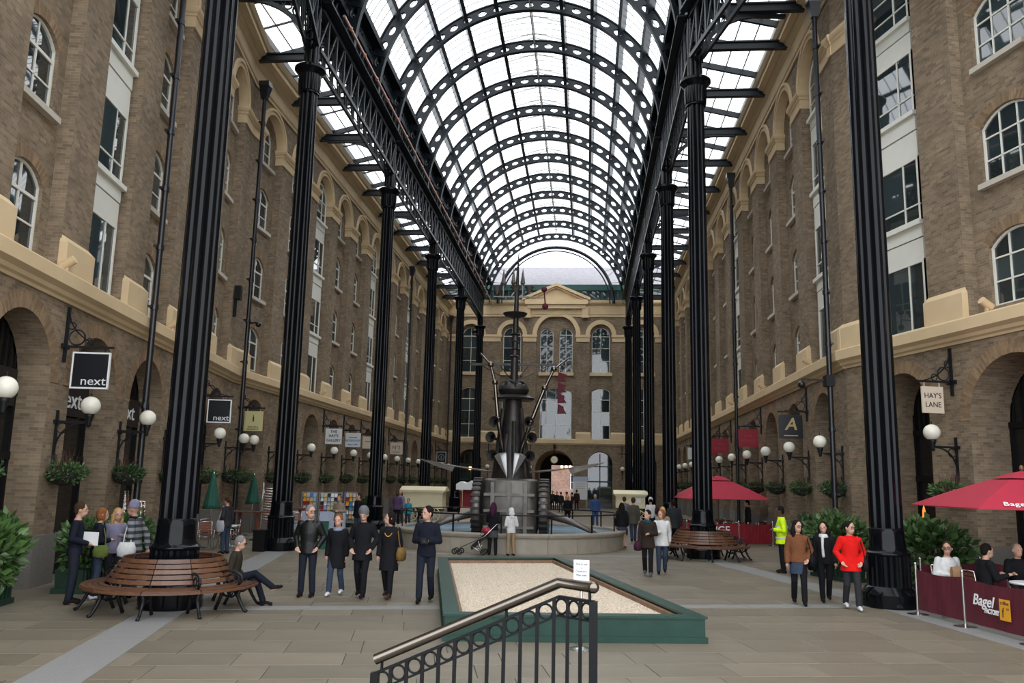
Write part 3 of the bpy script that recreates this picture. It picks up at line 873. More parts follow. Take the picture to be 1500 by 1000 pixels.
# end screen of the vault: two arches joined by thin spokes
es = MB()
for r_, w_ in ((5.80, .17), (5.42, .07)):
    es.tube([pol(r_, t, 0) for t in [180 * k / 40 for k in range(41)]], w_, 6)
for k in range(26):
    t = 8 + 164 * k / 25
    es.beam(pol(5.8, t), pol(6.72, t + (2.2 if k % 2 else -2.2)), .03, .03)
es.build('end_arch', 'iron_roof', ceil, loc=(0, 10 * BAY - .2, 0))

# ------------------------------------------------------------------ side aisle roofs: flat glazing, rafters, tie beams
def aisle(name, label, root_loc, rz, sg, x_in, x_wall, y0, y1, ties):
    root = link(name, None, None, root_loc, rz); tag(root, label, None, None, 'structure')
    zi, zw = 21.75, 20.85
    def X(f): return x_in + (x_wall - x_in) * f
    def Z(f): return zi + (zw - zi) * f
    n = int(round((y1 - y0) / (BAY / 2)))
    dy = (y1 - y0) / n
    pm_ = MB(); wdt = abs(x_wall - x_in) / 5
    pm_.face([(X(0) - X(0), .03, 0), (X(.2) - X(0), .03, Z(.2) - Z(0)), (X(.2) - X(0), dy - .03, Z(.2) - Z(0)), (0, dy - .03, 0)])
    pme = pm_.mesh('roof_pane', 'roof_glass')
    for k in range(n):
        for j in range(5): link('roof_pane', pme, root, (X(j / 5), y0 + k * dy, Z(j / 5)))
    for j in range(6):
        m = MB(); m.beam((X(j / 5), y0, Z(j / 5) + .02), (X(j / 5), y1, Z(j / 5) + .02), .05 if 0 < j < 5 else .22, .05 if 0 < j < 5 else .3); m.build('glazing_bar', 'glaze_bar' if 0 < j < 5 else 'iron_roof', root)
    rf = MB(); rf.beam((X(-.02), 0, Z(0) - .12), (X(1), 0, Z(1) - .12), .14, .26); rfm = rf.mesh('rafter', 'iron_roof')
    rs = MB(); rs.beam((X(-.02), 0, Z(0) - .02), (X(1), 0, Z(1) - .02), .06, .08); rsm = rs.mesh('rafter', 'iron_roof')
    for k in range(n + 1):
        link('rafter', rfm if k % 2 == 0 else rsm, root, (0, y0 + k * dy, 0))
    tb = MB(); xw = x_wall + sg * .25
    tb.box(min(x_in, xw), max(x_in, xw), -.12, .12, 19.72, 19.78); tb.box(min(x_in, xw), max(x_in, xw), -.12, .12, 20.02, 20.08); tb.box(min(x_in, xw), max(x_in, xw), -.05, .05, 19.76, 20.04)
    tbm = tb.mesh('tie_beam', 'iron_roof')
    for y in ties: link('tie_beam', tbm, root, (0, y, 0))
    return root
tiesF = [39.99 + BAY * k for k in range(-2, 10)]
aisle('ceiling_aisle_left', 'glazed lean-to roof over the aisle by the bookshop arcade', (0, 0, 0), 0, -1, -10.2, -13.75, 29.0, 82.4, tiesF)
aisle('ceiling_aisle_right', 'glazed lean-to roof over the aisle by the red cafe arcade', (0, 0, 0), 0, 1, 4.05, 7.75, 27.4, 82.4, [y for y in tiesF if y > 28] + [28.95])
aisle('ceiling_aisle_left_near', 'nearer glazed lean-to roof over the aisle by the black signs', (-10.1, 28.6, 0), .2065, -1, -.1, -3.3, -22, .0, [-.9 - BAY * k for k in range(0, 5)])
aisle('ceiling_aisle_right_near', 'nearer glazed lean-to roof over the aisle by the dark red barrier', (3.95, 28.6, 0), .2065, 1, .1, 3.5, -22, .0, [-4.2 - BAY * k for k in range(0, 4)])

# ================================================================== THINGS: iron columns
def lobe(r, z, a):      # eight round shafts bundled together
    k = r / .335; f_ = (a + PI / 8) % (PI / 4) - PI / 8
    return k * (.235 * math.cos(f_) + math.sqrt(max(.0104 - (.235 * math.sin(f_)) ** 2, .0006)))
def flute(r, z, a): return r * (1 - 0.055 * (math.cos(24 * a) > 0.15))
def column_parts():
    P = []
    m = MB(); m.lathe([(.54, 0), (.56, .02), (.56, .27), (.54, .30), (.46, .40), (.44, .42)], 40); P.append(('plinth_base', m.mesh('plinth_base', 'iron', 30)))
    m = MB(); m.lathe([(.43, .40), (.43, 1.06)], 96, mod=flute); P.append(('plinth_drum', m.mesh('plinth_drum', 'iron', 40)))
    m = MB()
    def scal(r, z, a): return r * (1 + (0.02 * math.cos(24 * a) if z < 1.2 else 0))
    m.lathe([(.435, 1.03), (.448, 1.06), (.445, 1.085), (.425, 1.098), (.405, 1.115), (.388, 1.14), (.373, 1.18), (.361, 1.24), (.352, 1.33), (.346, 1.45), (.342, 1.58), (.30, 1.6)], 96); P.append(('plinth_flare', m.mesh('plinth_flare', 'iron', True)))
    m = MB(); m.lathe([(.335, 1.2), (.33, 4), (.325, 8), (.32, 12), (.31, 16.3)], 128, mod=lobe, caps=False); P.append(('shaft', m.mesh('shaft', 'iron', 50)))
    m = MB(); m.lathe([(.30, 15.98), (.36, 16.0), (.36, 16.05), (.39, 16.07)], 32); m.lathe([(.385, 16.06), (.40, 16.4), (.405, 16.72)], 64, mod=flute); m.lathe([(.40, 16.70), (.43, 16.74), (.52, 16.86), (.56, 16.90), (.56, 16.99), (.50, 17.04), (.30, 17.06)], 32)
    P.append(('capital', m.mesh('capital', 'iron', 40)))
    m = MB(); m.lathe([(.27, 17.0), (.27, 21.4)], 96, mod=lobe)
    for z in (18.2, 19.1):
        m.ringz((0, -.27, z), .20, .035, 14, 5, 'xz'); m.ringz((0, .27, z), .20, .035, 14, 5, 'xz')
    m.box(-.32, .32, -.32, .32, 19.5, 19.75)
    P.append(('upper_post', m.mesh('upper_post', 'iron', 40)))
    m = MB()   # arched spandrel bracket with circles, towards the wall (-x)
    pts = []
    for k in range(13):
        a = PI / 2 * k / 12
        pts.append((-.22 - 2.3 * (1 - math.cos(a)), 0, 17.75 + 1.95 * math.sin(a)))
    for i in range(12): m.beam(pts[i], pts[i + 1], .16, .13, up=(0, 1, 0))
    m.ringz((-.52, 0, 19.30), .27, .04, 20, 6); m.ringz((-.98, 0, 19.48), .14, .035, 16, 5); m.ringz((-.36, 0, 18.85), .13, .035, 16, 5); m.ringz((-1.26, 0, 19.56), .09, .03, 12, 5)
    m.box(-3.4, -.2, -.09, .09, 19.62, 19.74)
    P.append(('spandrel_bracket', m.mesh('spandrel_bracket', 'iron_roof')))
    return P
CP = column_parts()
def column(p, rz, label, group):
    t = thing('iron_column', label, 'column', (p[0], p[1], 0), rz, group)
    for n, me in CP: link(n, me, t)
    return t
column(C_L[0], .2065, 'clustered black iron column rising through a round timber bench where a man sits cross-legged', None)
column(C_R[0], PI + .2065, 'clustered black iron column beside the dark red cafe barrier', None)
column(C_R[1], PI + .1, 'clustered black iron column rising through an empty round timber bench', None)
for i in range(1, 6):
    column(C_L[i], .1 if i == 1 else 0, ['', 'clustered black iron column beside the green pavement board', 'clustered black iron column in front of the bookshop arcade', 'clustered black iron column behind the long cream wagon', 'slender far iron column before the end wall', 'slender far iron column before the end wall'][i], 'far columns before the end wall' if i > 3 else None)
for i in range(2, 6):
    column(C_R[i], PI, ['', '', 'clustered black iron column behind the opened red parasol', 'clustered black iron column beside the small cream wagon', 'slender far iron column before the end wall', 'slender far iron column before the end wall'][i], 'far columns before the end wall' if i > 3 else None)
# ------------------------------------------------------------------ lattice girders along the column rows
GIRD = [0]
def girder(a, b, label):
    a = Vector((*a, 0)); b = Vector((*b, 0)); d = b - a; L = d.length
    GIRD[0] += 1
    t = tag(link('trim_%d' % GIRD[0], None, None, a, math.atan2(d.y, d.x)), label, None, None, 'structure')
    n = 12; st = L / n
    def chord(z, w_, h_):
        m = MB(); m.box(.2, L - .2, -.28, -.28 + w_, z - h_, z); m.box(.2, L - .2, .28 - w_, .28, z - h_, z); return m
    chord(17.95, .10, .16).build('bottom_chord', 'iron_roof', t)
    m = chord(19.62, .12, .2); m.build('top_chord', 'iron_roof', t)
    m = MB(); m.box(.1, L - .1, -.6, .6, 19.66, 19.74); m.build('walkway', 'iron_roof', t)
    key = ('gp', round(st, 2))
    po = MB(); po.box(-.06, .06, -.27, -.18, 17.9, 19.6); po.box(-.06, .06, .18, .27, 17.9, 19.6); po = po.mesh('web_post', 'iron_roof')
    br = MB(); br.beam((.06, -.23, 17.9), (st - .06, -.23, 19.5), .05, .09); br.beam((.06, .23, 19.5), (st - .06, .23, 17.9), .05, .09); br.beam((st / 2, -.27, 18.7), (st / 2, .27, 18.9), .05, .05); br = br.mesh('web_brace', 'iron_roof')
    for k in range(n):
        if k: link('web_post', po, t, (k * st, 0, 0))
        link('web_brace', br, t, (k * st, 0, 0))
for C_ in (C_L, C_R):
    lab = 'black lattice girder on the column row by the bookshop arcade' if C_ is C_L else 'black lattice girder on the column row by the red cafe signs'
    for i in range(5): girder(C_[i], C_[i + 1], lab)
    girder((C_[0][0] + 2.5, C_[0][1] - 12.2), C_[0], lab)
m = MB(); m.tube([(-9.32, 28.6, 19.86), (-9.32, 81.4, 19.86)], .055, 8)
for k in range(26): m.ringz((-9.32, 29.5 + 2.08 * k, 19.86), .07, .02, 10, 4, 'xz')
tag(m.build('trim_pipe', 'copper'), 'long thin copper pipe running along the walkway edge', None, None, 'structure')

# ================================================================== WALL FITTINGS
def foliage(n, rx, ry, rz, size, seed, up=.3, shell=.55):
    r = random.Random(seed); mb = MB()
    for _ in range(n):
        while True:
            d = Vector((r.uniform(-1, 1), r.uniform(-1, 1), r.uniform(-1, 1)))
            if .05 < d.length < 1: break
        d.normalize(); q = shell + (1 - shell) * r.random()
        q *= 1 + .18 * math.sin(5 * d.x + 3 * d.z + seed) * math.cos(4 * d.y - seed)
        c = Vector((d.x * rx * q, d.y * ry * q, d.z * rz * q))
        ax = (d + Vector((r.gauss(0, .5), r.gauss(0, .5), r.gauss(up, .5)))).normalized()
        sd = ax.cross(Vector((r.gauss(0, 1), r.gauss(0, 1), r.gauss(0, 1)))).normalized()
        nn = ax.cross(sd); s = size * r.uniform(.6, 1.3)
        mb.face([c, c + ax * s * .5 + sd * s * .28 + nn * s * .08, c + ax * s, c + ax * s * .5 - sd * s * .28 + nn * s * .08])
    return mb
def wp(W, s, y, z): return W.M @ Vector((s, y, z))
# ---- globe lamps
LB = MB(); LB.box(-.03, .03, -.05, .0, 2.75, 3.72); LB.box(-.12, .12, -.05, .0, 3.42, 3.50); LB.beam((0, -.02, 3.47), (0, -.66, 3.47), .045, .05)
pts = [(0, -.03 - .55 * (1 - math.cos(a)) , 2.85 + .6 * math.sin(a)) for a in [PI / 2 * k / 8 for k in range(9)]]
for i in range(8): LB.beam(pts[i], pts[i + 1], .035, .03)
LB.ringz((0, -.15, 3.33), .11, .014, 14, 5, 'yz')
LBm = LB.mesh('bracket', 'iron_matt')
LC = MB(); LC.lathe([(.03, 3.36), (.05, 3.40), (.05, 3.46), (.085, 3.58), (.11, 3.68), (.0, 3.68)], 14, (0, -.70, 0)); LCm = LC.mesh('globe_holder', 'iron_matt', True)
GL = MB(); GL.ball((0, -.70, 3.83), .205, n=24, m=16); GLm = GL.mesh('globe', 'globe', True)
FN = MB(); FN.lathe([(.012, 4.02), (.012, 4.07), (.022, 4.09), (.0, 4.12)], 8, (0, -.70, 0)); FNm = FN.mesh('finial', 'iron_matt')
def lamp(W, s, label, group):
    t = thing('globe_lamp', label, 'lamp', wp(W, s, 0, 0), W.ang, group)
    link('bracket', LBm, t); link('globe_holder', LCm, t); link('globe', GLm, t); link('finial', FNm, t)
BK = MB(); BK.lathe([(.04, 2.08), (.18, 2.12), (.30, 2.22), (.36, 2.34), (.36, 2.37), (.3, 2.37)], 16, (0, -.30, 0)); BK.box(-.02, .02, -.1, 0, 2.3, 2.75); BKm = BK.mesh('bowl', 'basket')
FO = [foliage(620, .46, .40, .21, .09, 11 + k).xf(Matrix.Translation((0, -.36, 2.37))).mesh('foliage', 'leaf_dark' if k else 'leaf') for k in range(3)]
TW = []
for k in range(3):
    r = random.Random(40 + k); m = MB()
    for _ in range(34):
        a = Vector((r.uniform(-.18, .18), -.3 + r.uniform(-.12, .12), 2.42)); b = a + Vector((r.gauss(0, .17), r.gauss(0, .13), r.uniform(.2, .48)))
        m.tube([a, (a + b) / 2 + Vector((0, 0, .05)), b], [.006, .005, .002], 3, caps=False)
    TW.append(m.mesh('dry_stems', 'dry_grass'))
def basket(W, s, k, label, group):
    t = thing('hanging_basket', label, 'plant', wp(W, s, 0, 0), W.ang, group)
    link('bowl', BKm, t); f = link('foliage', FO[k % 3], t); link('dry_stems', TW[k % 3], t); tag(f, None, None, None, 'stuff')
def edges_of(W_name): return WEDGE[W_name]
WEDGE = {'LN': [1.63 + 3.64 * k - 1.82 for k in range(-2, 6)], 'LF': [34.35 - 31.9 + PL * k - PL / 2 for k in range(0, 14)],
         'RF': [82.5 - (29.25 + PR * k) + PR / 2 for k in range(13, -1, -1)], 'RN': [2.62 + 4.04 * k + 2.02 for k in range(0, 4)]}
for nm, W, wl in (('LN', LN, 'angled brick arcade with the black square signs'), ('LF', LF, 'straight brick arcade by the bookshop'), ('RF', RF, 'straight brick arcade with the red cafe signs'), ('RN', RN, 'angled brick arcade by the dark red barrier')):
    for k, s in enumerate(WEDGE[nm]):
        if nm == 'LF' and k == 0: s += .35
        if nm == 'RF' and k == 0: continue
        lamp(W, s, 'white globe lamp on black scroll bracket, ' + wl, 'globe lamps on the ' + wl)
        basket(W, s, k, 'leafy hanging basket below a globe lamp, ' + wl, 'hanging baskets on the ' + wl)
for x in (-9.6, -5.4, 3.55):
    t = thing('globe_lamp', 'small white globe lamp on the end wall', 'lamp', (x, 82.5, 0), 0, 'globe lamps on the end wall')
    link('bracket', LBm, t); link('globe_holder', LCm, t); link('globe', GLm, t)
    m = MB(); m.box(-.04, .04, -.05, 0, 4.9, 6.1); m.box(-.4, .4, -.05, 0, 5.25, 5.33)
    tag(m.build('iron_tie', 'iron_matt', None, loc=(x, 82.5, 0)), 'cross shaped black wall tie above a small globe lamp', 'wall tie', 'wall ties on the end wall')
# ---- projecting signs on scroll brackets
SB = MB(); SB.box(-.035, .035, -.06, 0, 4.78, 6.02); SB.box(-.16, .16, -.06, 0, 5.08, 5.18); SB.beam((0, 0, 5.13), (0, -1.08, 5.13), .04, .05)
pts = [(0, -.04 - 1.0 * (1 - math.cos(a)), 5.95 - .82 * math.sin(a)) for a in [PI / 2 * k / 10 for k in range(11)]]
pts = [(0, -.04 - 1.0 * u ** 1.7, 5.95 - .82 * (1 - (1 - u) ** 1.7)) for u in [k / 10 for k in range(11)]]
for i in range(10): SB.beam(pts[i], pts[i + 1], .03, .03)
SB.ringz((0, -.26, 5.34), .17, .018, 18, 5, 'yz'); SB.ringz((0, -.13, 5.60), .08, .015, 14, 5, 'yz'); SB.ringz((0, -.53, 5.24), .085, .015, 14, 5, 'yz')
SBm = SB.mesh('scroll_bracket', 'iron_matt')
def sign(W, s, wd, ht, mat, label, border=None, lines=(), left=True, zc=None, art=None):
    """board hung square to the wall; its face looks back along the arcade towards the river end"""
    t = thing('hanging_sign', label, 'sign', wp(W, s, 0, 0), W.ang)
    link('scroll_bracket', SBm, t)
    zt = 5.0; c = -.62
    b = MB(); b.box(-.02, .02, c - wd / 2, c + wd / 2, zt - ht, zt); b.box(-.008, .008, c - wd * .35 - .01, c - wd * .35 + .01, zt, 5.13); b.box(-.008, .008, c + wd * .35 - .01, c + wd * .35 + .01, zt, 5.13)
    bo = b.build('board', mat, t)
    if border:
        m = MB(); e = .018
        for (y0, y1, z0, z1) in ((c - wd / 2 - e, c + wd / 2 + e, zt - e, zt + e), (c - wd / 2 - e, c + wd / 2 + e, zt - ht - e, zt - ht + e), (c - wd / 2 - e, c - wd / 2 + e, zt - ht, zt), (c + wd / 2 - e, c + wd / 2 + e, zt - ht, zt)):
            m.box(-.027, .027, y0, y1, z0, z1)
        m.build('border', border, bo)
    # for left walls the camera side is local -x, for right walls local +x
    sx = -1 if left else 1
    for (txt, size, mt, dy, dz, kw) in lines:
        # text plane: facing local sx*x ; reading direction = to the viewer's right
        rot = (PI / 2, 0, -PI / 2) if left else (PI / 2, 0, PI / 2)
        if txt == '#':      # line of print too small to read
            q = MB(); q.box(-.002, .002, -size / 2, size / 2, -.018, .018); o = q.build('print_line', mt, bo); o.location = (sx * .022, c, zt - ht / 2 + dz); continue
        if txt == 'O':      # round crest
            q = MB(); q.ringz((0, 0, 0), size, .035, 20, 6, 'yz'); q.box(-.005, .005, -.05, .05, -.16, .14); o = q.build('crest', mt, bo); o.location = (sx * .022, c, zt - ht / 2 + dz); continue
        text(bo, txt, size, mt, (sx * .024, c - dy if left else c + dy, zt - ht / 2 + dz), rot, **kw)
    if art: art(bo, sx * .024, c, zt, wd, ht, left)
    return t
def bottle(bo, x, c, zt, wd, ht, left):
    m = MB(); m.prism([(-.03, 0), (.03, 0), (.03, .16), (.012, .2), (.012, .27), (-.012, .27), (-.012, .2), (-.03, .16)], -.004, .004)
    m.xf(Matrix.Translation((x, c, zt - .42)) @ Matrix.Rotation(PI / 2, 4, 'Z')); m.build('emblem', 'ink', bo)
def wave(bo, x, c, zt, wd, ht, left):
    m = MB(); m.prism([(-.28, 0), (.28, .03), (.28, .09), (0, .05), (-.28, .07)], -.003, .003)
    m.xf(Matrix.Translation((x, c, zt - ht + .1)) @ Matrix.Rotation(-PI / 2, 4, 'Z')); m.build('emblem', 'blue_ink', bo)
eL, eF, eR, eN = WEDGE['LN'], WEDGE['LF'], WEDGE['RF'], WEDGE['RN']
nx = [('next', .27, 'white', .08, -.24, dict(sx=1.12))]
sign(LN, eL[3], .78, .78, 'sign_black', 'black square sign with white border over the seated group beneath a scroll bracket', 'white', nx)
sign(LN, eL[6], .78, .78, 'sign_black', 'black square sign with white border beside the yellow bottle sign', 'white', nx)
sign(LF, eF[0] + .35, .78, .80, 'sign_yellow', 'pale yellow sign showing a dark bottle', None, [('WINE BAR &', .08, 'ink', 0, -.24, {}), ('RESTAURANT', .08, 'ink', 0, -.33, {})], art=bottle)
sign(LF, eF[3], .9, .82, 'sign_white', 'off white sign lettered with the name of a gallery', None, [('THE', .20, 'ink', 0, .25, dict(bold=.004)), ("HAY'S", .20, 'ink', 0, .02, dict(bold=.004)), ('GALLERY', .19, 'ink', 0, -.22, dict(bold=.004))])
sign(LF, eF[4], .9, .82, 'sign_white', 'white bookshop sign with a blue wave', None, [('#', .5, 'blue_ink', 0, .14, {}), ('BOOKSHOP', .16, 'blue_ink', 0, -.04, dict(bold=.003))], art=wave)
sign(LF, eF[5], .9, .75, 'sign_cream', 'plain cream sign next to the bookshop sign', None, [('#', .55, 'gold_dim', 0, .05, {})])
sign(LF, eF[7], .9, .85, 'sign_cream', 'cream sign lettered with a number two', None, [('N\u00ba2', .36, 'ink', 0, .05, {}), ('#', .6, 'lead', 0, -.2, {}), ('#', .5, 'lead', 0, -.3, {})])
sign(LF, eF[12], .85, .95, 'sign_black', 'small black sign with a pale crest near the end wall', 'white', [('O', .27, 'lead', 0, 0, {})])
sign(RN, eN[0], .62, .68, 'sign_cream', 'cream sign lettered with the name of a lane', None, [("HAY'S", .19, 'ink', 0, .10, {}), ('LANE', .19, 'ink', 0, -.13, {})], left=False)
def eR_at(Y): return min(eR, key=lambda s: abs((82.5 - s) - Y))
sign(RF, eR_at(31.3), .85, .85, 'sign_black', 'black sign with a large gold letter A', None, [('A', .62, 'sign_gold', 0, .08, dict(shear=.2, bold=.01)), ('#', .5, 'sign_gold', 0, -.32, {})], left=False)
for Y, lb in ((39.3, 'red cafe sign beside the far downpipe'), (47.4, 'red cafe sign in line behind two others'), (51.4, 'red cafe sign closest to the end wall')):
    sign(RF, eR_at(Y), .9, .8, 'red_sign', lb, None, [('CAFE', .16, 'gold_dim', 0, .08, {}), ('ROUGE', .2, 'gold_dim', 0, -.14, {})], left=False)
sign(RF, eR_at(59.4), .7, .8, 'sign_white', 'small white sign beyond the red cafe signs', None, [], left=False)
# shop lettering on the dark fascias inside the first arches
for k in (-1, 0, 1, 2):
    m = MB(); m.box(-1.1, 1.1, 0, .06, 3.72, 4.5)
    t = m.build('shop_fascia', 'sign_black', None); t.matrix_world = LN.M @ Matrix.Translation((1.63 + 3.64 * k, .56, 0))
    tag(t, 'black shop fascia with white lettering inside an arch', 'sign', 'black fascias inside the arches')
    text(t, 'next', .62, 'white', (0.05, -.012, 4.1), (PI / 2, 0, 0), sx=1.15, ext=.01)

# ---- downpipes with hopper heads
DP = MB(); DP.tube([(0, 0, .25), (0, 0, 18.3)], .085, 12)
DPm = DP.mesh('pipe', 'gutter_iron', 40)
CO = MB(); CO.lathe([(.085, -.07), (.11, -.07), (.11, .07), (.085, .07)], 12); CO.box(-.2, .2, .02, .12, -.03, .03); COm = CO.mesh('collar', 'gutter_iron')
HP = MB(); HP.grid([[(-.1, -.1, 18.2), (.1, -.1, 18.2), (.1, .14, 18.2), (-.1, .14, 18.2)], [(-.2, -.2, 18.7), (.2, -.2, 18.7), (.2, .2, 18.7), (-.2, .2, 18.7)], [(-.22, -.22, 18.75), (.22, -.22, 18.75), (.22, .22, 18.75), (-.22, .22, 18.75)], [(-.22, -.22, 18.95), (.22, -.22, 18.95), (.22, .22, 18.95), (-.22, .22, 18.95)]], closed_u=True, cap0=True, cap1=True)
HPm = HP.mesh('hopper', 'gutter_iron')
SH = MB(); SH.tube([(0, 0, .3), (0, -.02, .16), (0, -.12, .06)], .09, 10); SHm = SH.mesh('shoe', 'gutter_iron')
def downpipe(W, s, label, out=-.42):
    t = thing('downpipe', label, 'pipe', wp(W, s, out, 0), W.ang)
    link('pipe', DPm, t); link('hopper', HPm, t); link('shoe', SHm, t)
    for z in (2.2, 4.2, 6.9, 8.6, 10.3, 12.0, 13.7, 15.4, 17.1): link('collar', COm, t, (0, 0, z))
    return t
downpipe(LN, 7.62, 'black downpipe between two white fascia shops on the angled wall')
downpipe(LF, .12, 'black downpipe at the bend in the wall beside the yellow bottle sign', -.42)
downpipe(LF, eF[8], 'black downpipe halfway along the bookshop arcade', -.42)
downpipe(LF, 50.2, 'black downpipe in the corner between bookshop arcade and end wall', -.42)
downpipe(RF, 55.65, 'black downpipe at the bend in the wall carrying a dome camera', -.42)
downpipe(RF, eR_at(43.4), 'black downpipe beside the red cafe signs', -.42)
downpipe(RF, .5, 'black downpipe in the corner between red cafe arcade and end wall', -.42)
t = thing('security_camera', 'black dome camera on a control box clamped to the downpipe', 'camera', wp(RF, 55.65, -.42, 0), RF.ang)
m = MB(); m.box(-.2, .2, -.16, .1, 5.55, 5.9); m.build('control_box', 'black', t)
m = MB(); m.beam((0, -.1, 5.75), (-.1, -.85, 5.78), .05, .05); m.build('arm', 'black', t)
m = MB(); m.ball((-.1, -.85, 5.62), .12); m.build('dome', 'gutter_iron', t, True)
t = thing('security_camera', 'small black dome camera on the downpipe at the bend beside a black speaker box', 'camera', wp(LF, .12, -.42, 0), LF.ang)
m = MB(); m.beam((0, 0, 8.5), (-.15, -.5, 8.5), .05, .05); m.build('arm', 'black', t)
m = MB(); m.ball((-.15, -.5, 8.42), .12); m.build('dome', 'gutter_iron', t, True)
m = MB(); m.box(-.14, .14, -.2, .05, 8.9, 9.45); m.box(-.03, .03, -.05, .1, 8.2, 9.0)
o = m.build('speaker_box', 'black'); o.matrix_world = LN.M @ Matrix.Translation((17.6, -.08, .4)); tag(o, 'black speaker box on the brick wall near the bend', 'speaker')
m = MB(); m.box(-.3, .3, -.35, .02, 5.85, 6.05); m.box(-.1, .1, -.5, -.3, 5.8, 6.0)
o = m.build('floodlight', 'black'); o.matrix_world = LF.M @ Matrix.Translation((6.4, 0, -.05)); tag(o, 'black floodlight under the ledge above the arcade', 'floodlight')
# tan spotlights standing on the ledge
sl = MB(); sl.lathe([(.10, -.16), (.10, .16)], 14); sl.xf(Matrix.Rotation(1.0, 4, 'X')); slm = sl.mesh('spot_body', 'tan_lamp', 40)
sb = MB(); sb.box(-.03, .03, -.03, .03, -.2, 0); sbm = sb.mesh('spot_foot', 'tan_lamp')
for W, s in ((LN, 2.75), (LN, 10.0), (LN, 13.6), (LF, 10.9), (LF, 15.5), (RN, 6.2), (RF, 52.2), (RF, 44.4), (RF, 36.5)):
    t = thing('ledge_spotlight', 'tan cylinder spotlight on the tan ledge', 'spotlight', wp(W, s, -.2, 6.86), W.ang, 'spotlights on the ledge')
    link('spot_body', slm, t); link('spot_foot', sbm, t)

# ================================================================== ROUND TIMBER BENCHES
def bench_parts():
    P = []; n = 10; st = 2 * PI / n
    rows = [(.86, .88, 70), (.92, .80, 70), (.975, .715, 68), (1.03, .63, 66), (1.085, .545, 62), (1.17, .462, 5), (1.265, .450, 3), (1.36, .448, 0), (1.455, .448, 0)]
    for i, (r, z, tl) in enumerate(rows):
        m = MB(); rr = []
        a = math.radians(tl); w = .074 / 2 if tl > 10 else .082 / 2
        dr, dz = -math.cos(a) * w, math.sin(a) * w; nr, nz = math.sin(a) * .013, math.cos(a) * .013
        for k in range(5):
            t = -st / 2 + .008 + (st - .016) * k / 4
            q = [(r + dr + nr, z + dz + nz), (r - dr + nr, z - dz + nz), (r - dr - nr, z - dz - nz), (r + dr - nr, z + dz - nz)]
            rr.append([(p[0] * math.cos(t), p[0] * math.sin(t), p[1]) for p in q])
        m.grid(rr, closed_u=True, cap0=True, cap1=True)
        P.append(('back_slat' if tl > 10 else 'seat_slat', m.mesh('slat', 'timber')))
    m = MB(); rr = []
    for k in range(5):
        t = -st / 2 + .004 + (st - .008) * k / 4
        rr.append([(p[0] * math.cos(t), p[0] * math.sin(t), p[1]) for p in ((1.495, .44), (1.52, .435), (1.52, .40), (1.495, .40))])
    m.grid(rr, closed_u=True, cap0=True, cap1=True); P.append(('seat_edge', m.mesh('seat_edge', 'timber')))
    lg = MB()
    def c2(ps, r): lg.tube([(x, 0, z) for x, z in ps], r, 6)
    c2([(1.42, .40), (1.36, .30), (1.42, .18), (1.50, .05), (1.56, .015)], [.035, .04, .032, .028, .035])
    c2([(1.0, .40), (1.04, .28), (.99, .15), (.93, .02)], [.035, .035, .03, .033])
    c2([(1.5, .415), (1.15, .425), (.98, .60), (.83, .90)], .022)
    c2([(1.38, .33), (1.25, .25), (1.1, .27), (1.02, .35)], .022)
    lg.ringz((1.21, 0, .33), .055, .013, 12, 5); lg.ringz((1.32, 0, .36), .03, .01, 10, 5)
    P.append(('leg', lg.mesh('leg', 'iron_matt', True)))
    ar = MB(); ar.tube([(.98, 0, .66), (1.12, 0, .70), (1.3, 0, .68), (1.42, 0, .62), (1.44, 0, .55), (1.36, 0, .46)], .025, 6); ar.ringz((1.2, 0, .57), .07, .014, 12, 5); ar.ringz((1.32, 0, .56), .05, .012, 12, 5)
    return P, ar.mesh('armrest', 'iron_matt', True)
BP, ARM = bench_parts()
def bench(p, rz, label, arms):
    t = thing('round_bench', label, 'bench', (p[0], p[1], 0), rz)
    n = 10
    for k in range(n):
        for nm, me in BP[:-1]: link(nm, me, t, None, 2 * PI * k / n)
        link('leg', BP[-1][1], t, None, 2 * PI * (k + .5) / n)
    for k in arms: link('armrest', ARM, t, None, 2 * PI * (k + .5) / n)
bench(C_L[0], .15, 'round slatted timber bench with the cross-legged man on it', (4, 8, 9))
bench(C_R[1], .05, 'round slatted timber bench standing empty before the red cafe', (0, 9, 3))

# ================================================================== GRAVEL BED
FLc, FRc, BLc, BRc = Vector((-2.12, 12.85, 0)), Vector((1.88, 13.45, 0)), Vector((-3.86, 22.2, 0)), Vector((-.64, 23.25, 0))
gb = thing('gravel_bed', 'low green timber box filled with pale gravel', 'gravel bed', (0, 0, 0))
cen = (FLc + FRc + BLc + BRc) / 4
def inset(p, d): return p + (cen - p).normalized() * d
cor = [FLc, FRc, BRc, BLc]
def offs(d):   # inset polygon by distance d
    out = []
    for i in range(4):
        p0, p1, p2 = cor[i - 1], cor[i], cor[(i + 1) % 4]
        e1 = (p1 - p0).normalized(); e2 = (p2 - p1).normalized(); n1 = Vector((-e1.y, e1.x, 0)); n2 = Vector((-e2.y, e2.x, 0))
        b = (n1 + n2).normalized(); out.append(p1 + b * (d / b.dot(n1)))
    return out
def ring_part(name, mat, d0, d1, z0, z1):
    a, b = offs(d0), offs(d1)
    for i in range(4):
        j = (i + 1) % 4; m = MB()
        q = [a[i], a[j], b[j], b[i]]
        m.grid([[(p.x, p.y, z0) for p in q], [(p.x, p.y, z1) for p in q]], closed_u=True, cap0=True, cap1=True)
        m.build(name, mat, gb)
ring_part('side_board', 'green_paint', .03, .22, 0, .36)
ring_part('skirting', 'green_paint', .0, .2, 0, .09)
ring_part('top_rail', 'green_paint', .0, .26, .36, .395)
ring_part('inner_kerb', 'timber_edge', .24, .32, 0, .33)
